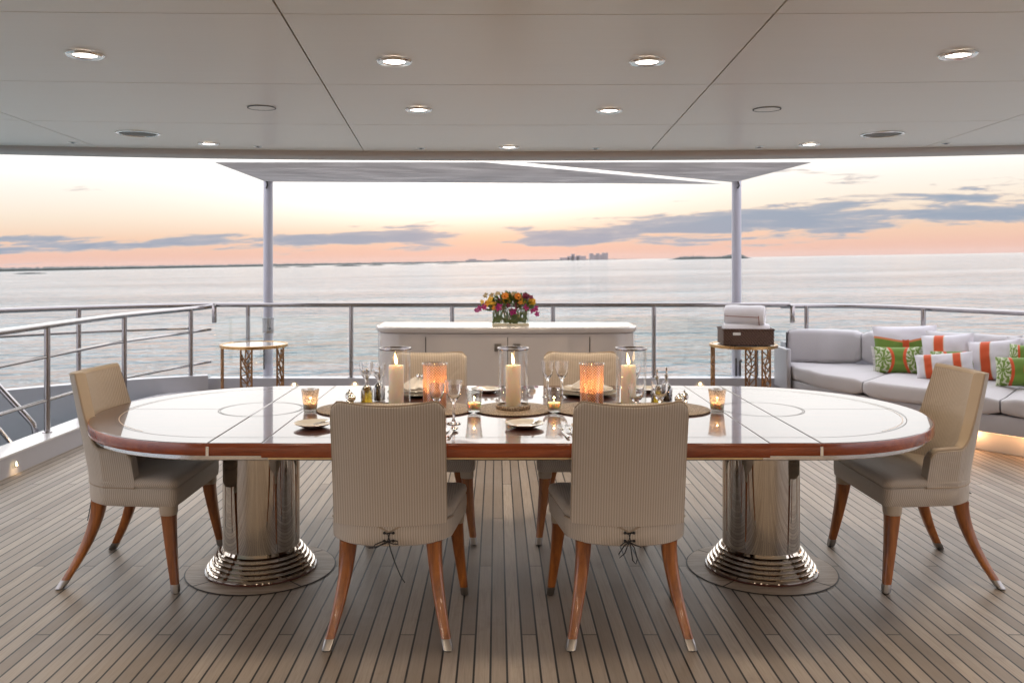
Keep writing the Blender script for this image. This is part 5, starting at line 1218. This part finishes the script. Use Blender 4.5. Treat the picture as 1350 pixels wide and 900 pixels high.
shore(-60, 742, 2600, 9500, lambda t_, px: max(.6, 4.6 * (1 - t_) + .9 + rough(px, .25) * 1.0 * (1 - .6 * t_) + rough(px, .9) * .7 * (1 - .6 * t_)), 'coast', '', MT['coast'], '', 600, 400)
shore(560, 840, 9800, 12500, lambda t_, px: max(.3, 1.5 * sin(pi * min(1, t_ * 1.05)) ** .5 + .5 * rough(px, .5)), 'coast', '', MT['coast'], '', 800, 160)
shore(880, 992, 4300, 4300, lambda t_, px: max(.2, (2.4 + 4.2 * exp(-((px - 972) / 16) ** 2) + 1.8 * exp(-((px - 915) / 22) ** 2) + rough(px, .6) * 1.1 + rough(px, 1.7) * .7) * min(1, sin(pi * t_) * 2.2)), 'island', '', MT['coast'], '', 200, 120)
for a, b, d, h_ in ((18, 62, 1250, 1.6), (358, 383, 2150, 1.3), (388, 416, 2250, 1.2), (440, 478, 2300, 1.8), (484, 508, 2500, 1.4), (520, 560, 2800, 1.0), (575, 606, 3000, .9)):
    shore(a, b, d, d, lambda t_, px: max(.15, h_ * sin(pi * t_) ** .6 * (1 + .5 * rough(px, .7))), 'reef', '', MT['rocks'], '', 30, 40)
def hotel(px0, px1, d, blocks, label):
    o0 = sea_pt((px0 + px1) / 2, d); root = thing('hotel_tower', label, 'building', o0)
    for a, b, h_ in blocks:
        x0 = (a - VX) * d / F - o0.x; x1 = (b - VX) * d / F - o0.x; hh = h_ * d / F
        mb = MB(); mb.box(x0, x1, -40, 40, 0, hh); blk = mb.build('block', MT['tower'], root)
        mb = MB(); fl = max(2, int(hh / 9))
        for k in range(fl): mb.box(x0 + 3, x1 - 3, -40.6, -40.1, hh * (k + .35) / fl, hh * (k + .65) / fl)
        mb.build('window_band', MT['dark'], blk)
HT = 'distant hotels on the horizon'
hotel(738, 774, 9900, [(738, 750, 3.6), (748, 756, 5.5), (753, 757.5, 8.4), (757.5, 763, 5.0), (760, 765.5, 6.5), (765.5, 772, 5.6)], 'distant stepped hotel block on the far shore, left of the tall slab')
hotel(777, 801, 9950, [(777, 782, 8.6), (782, 787, 6.6), (786, 790, 8.8), (790, 794, 7.0), (793.5, 801, 9.4)], 'tallest distant hotel slab on the far shore')
hotel(614, 636, 9000, [(614, 620, 2.6), (618, 628, 4.0), (628, 636, 2.4)], 'low distant building on the far shore above the left chair')
hotel(652, 672, 9300, [(652, 661, 2.4), (660, 668, 3.4), (668, 672, 2.2)], 'low distant building on the far shore above the flowers')

# ------------------------------------------------------------------ sea air between the yacht and the far shore
mb = MB(); mb.box(-19500, 19500, -1500, 19500, -1.0, 105)
hz_m = bpy.data.materials.new("sea_haze"); hz_m.use_nodes = True; hz_t = NT(hz_m.node_tree); hz_t.n.remove(hz_t.n['Principled BSDF'])
pv = hz_t.node('ShaderNodeVolumePrincipled'); pv.inputs['Density'].default_value = 1.0e-5; pv.inputs['Color'].default_value = (.92, .86, .86, 1); pv.inputs['Anisotropy'].default_value = .3
hz_t.l.new(pv.outputs[0], hz_t.n['Material Output'].inputs['Volume'])
hz = mb.build('haze', hz_m); hz.location = (0, 0, SEA_Z); hz.rotation_euler = (0, -TILT, 0); hz["kind"] = "stuff"
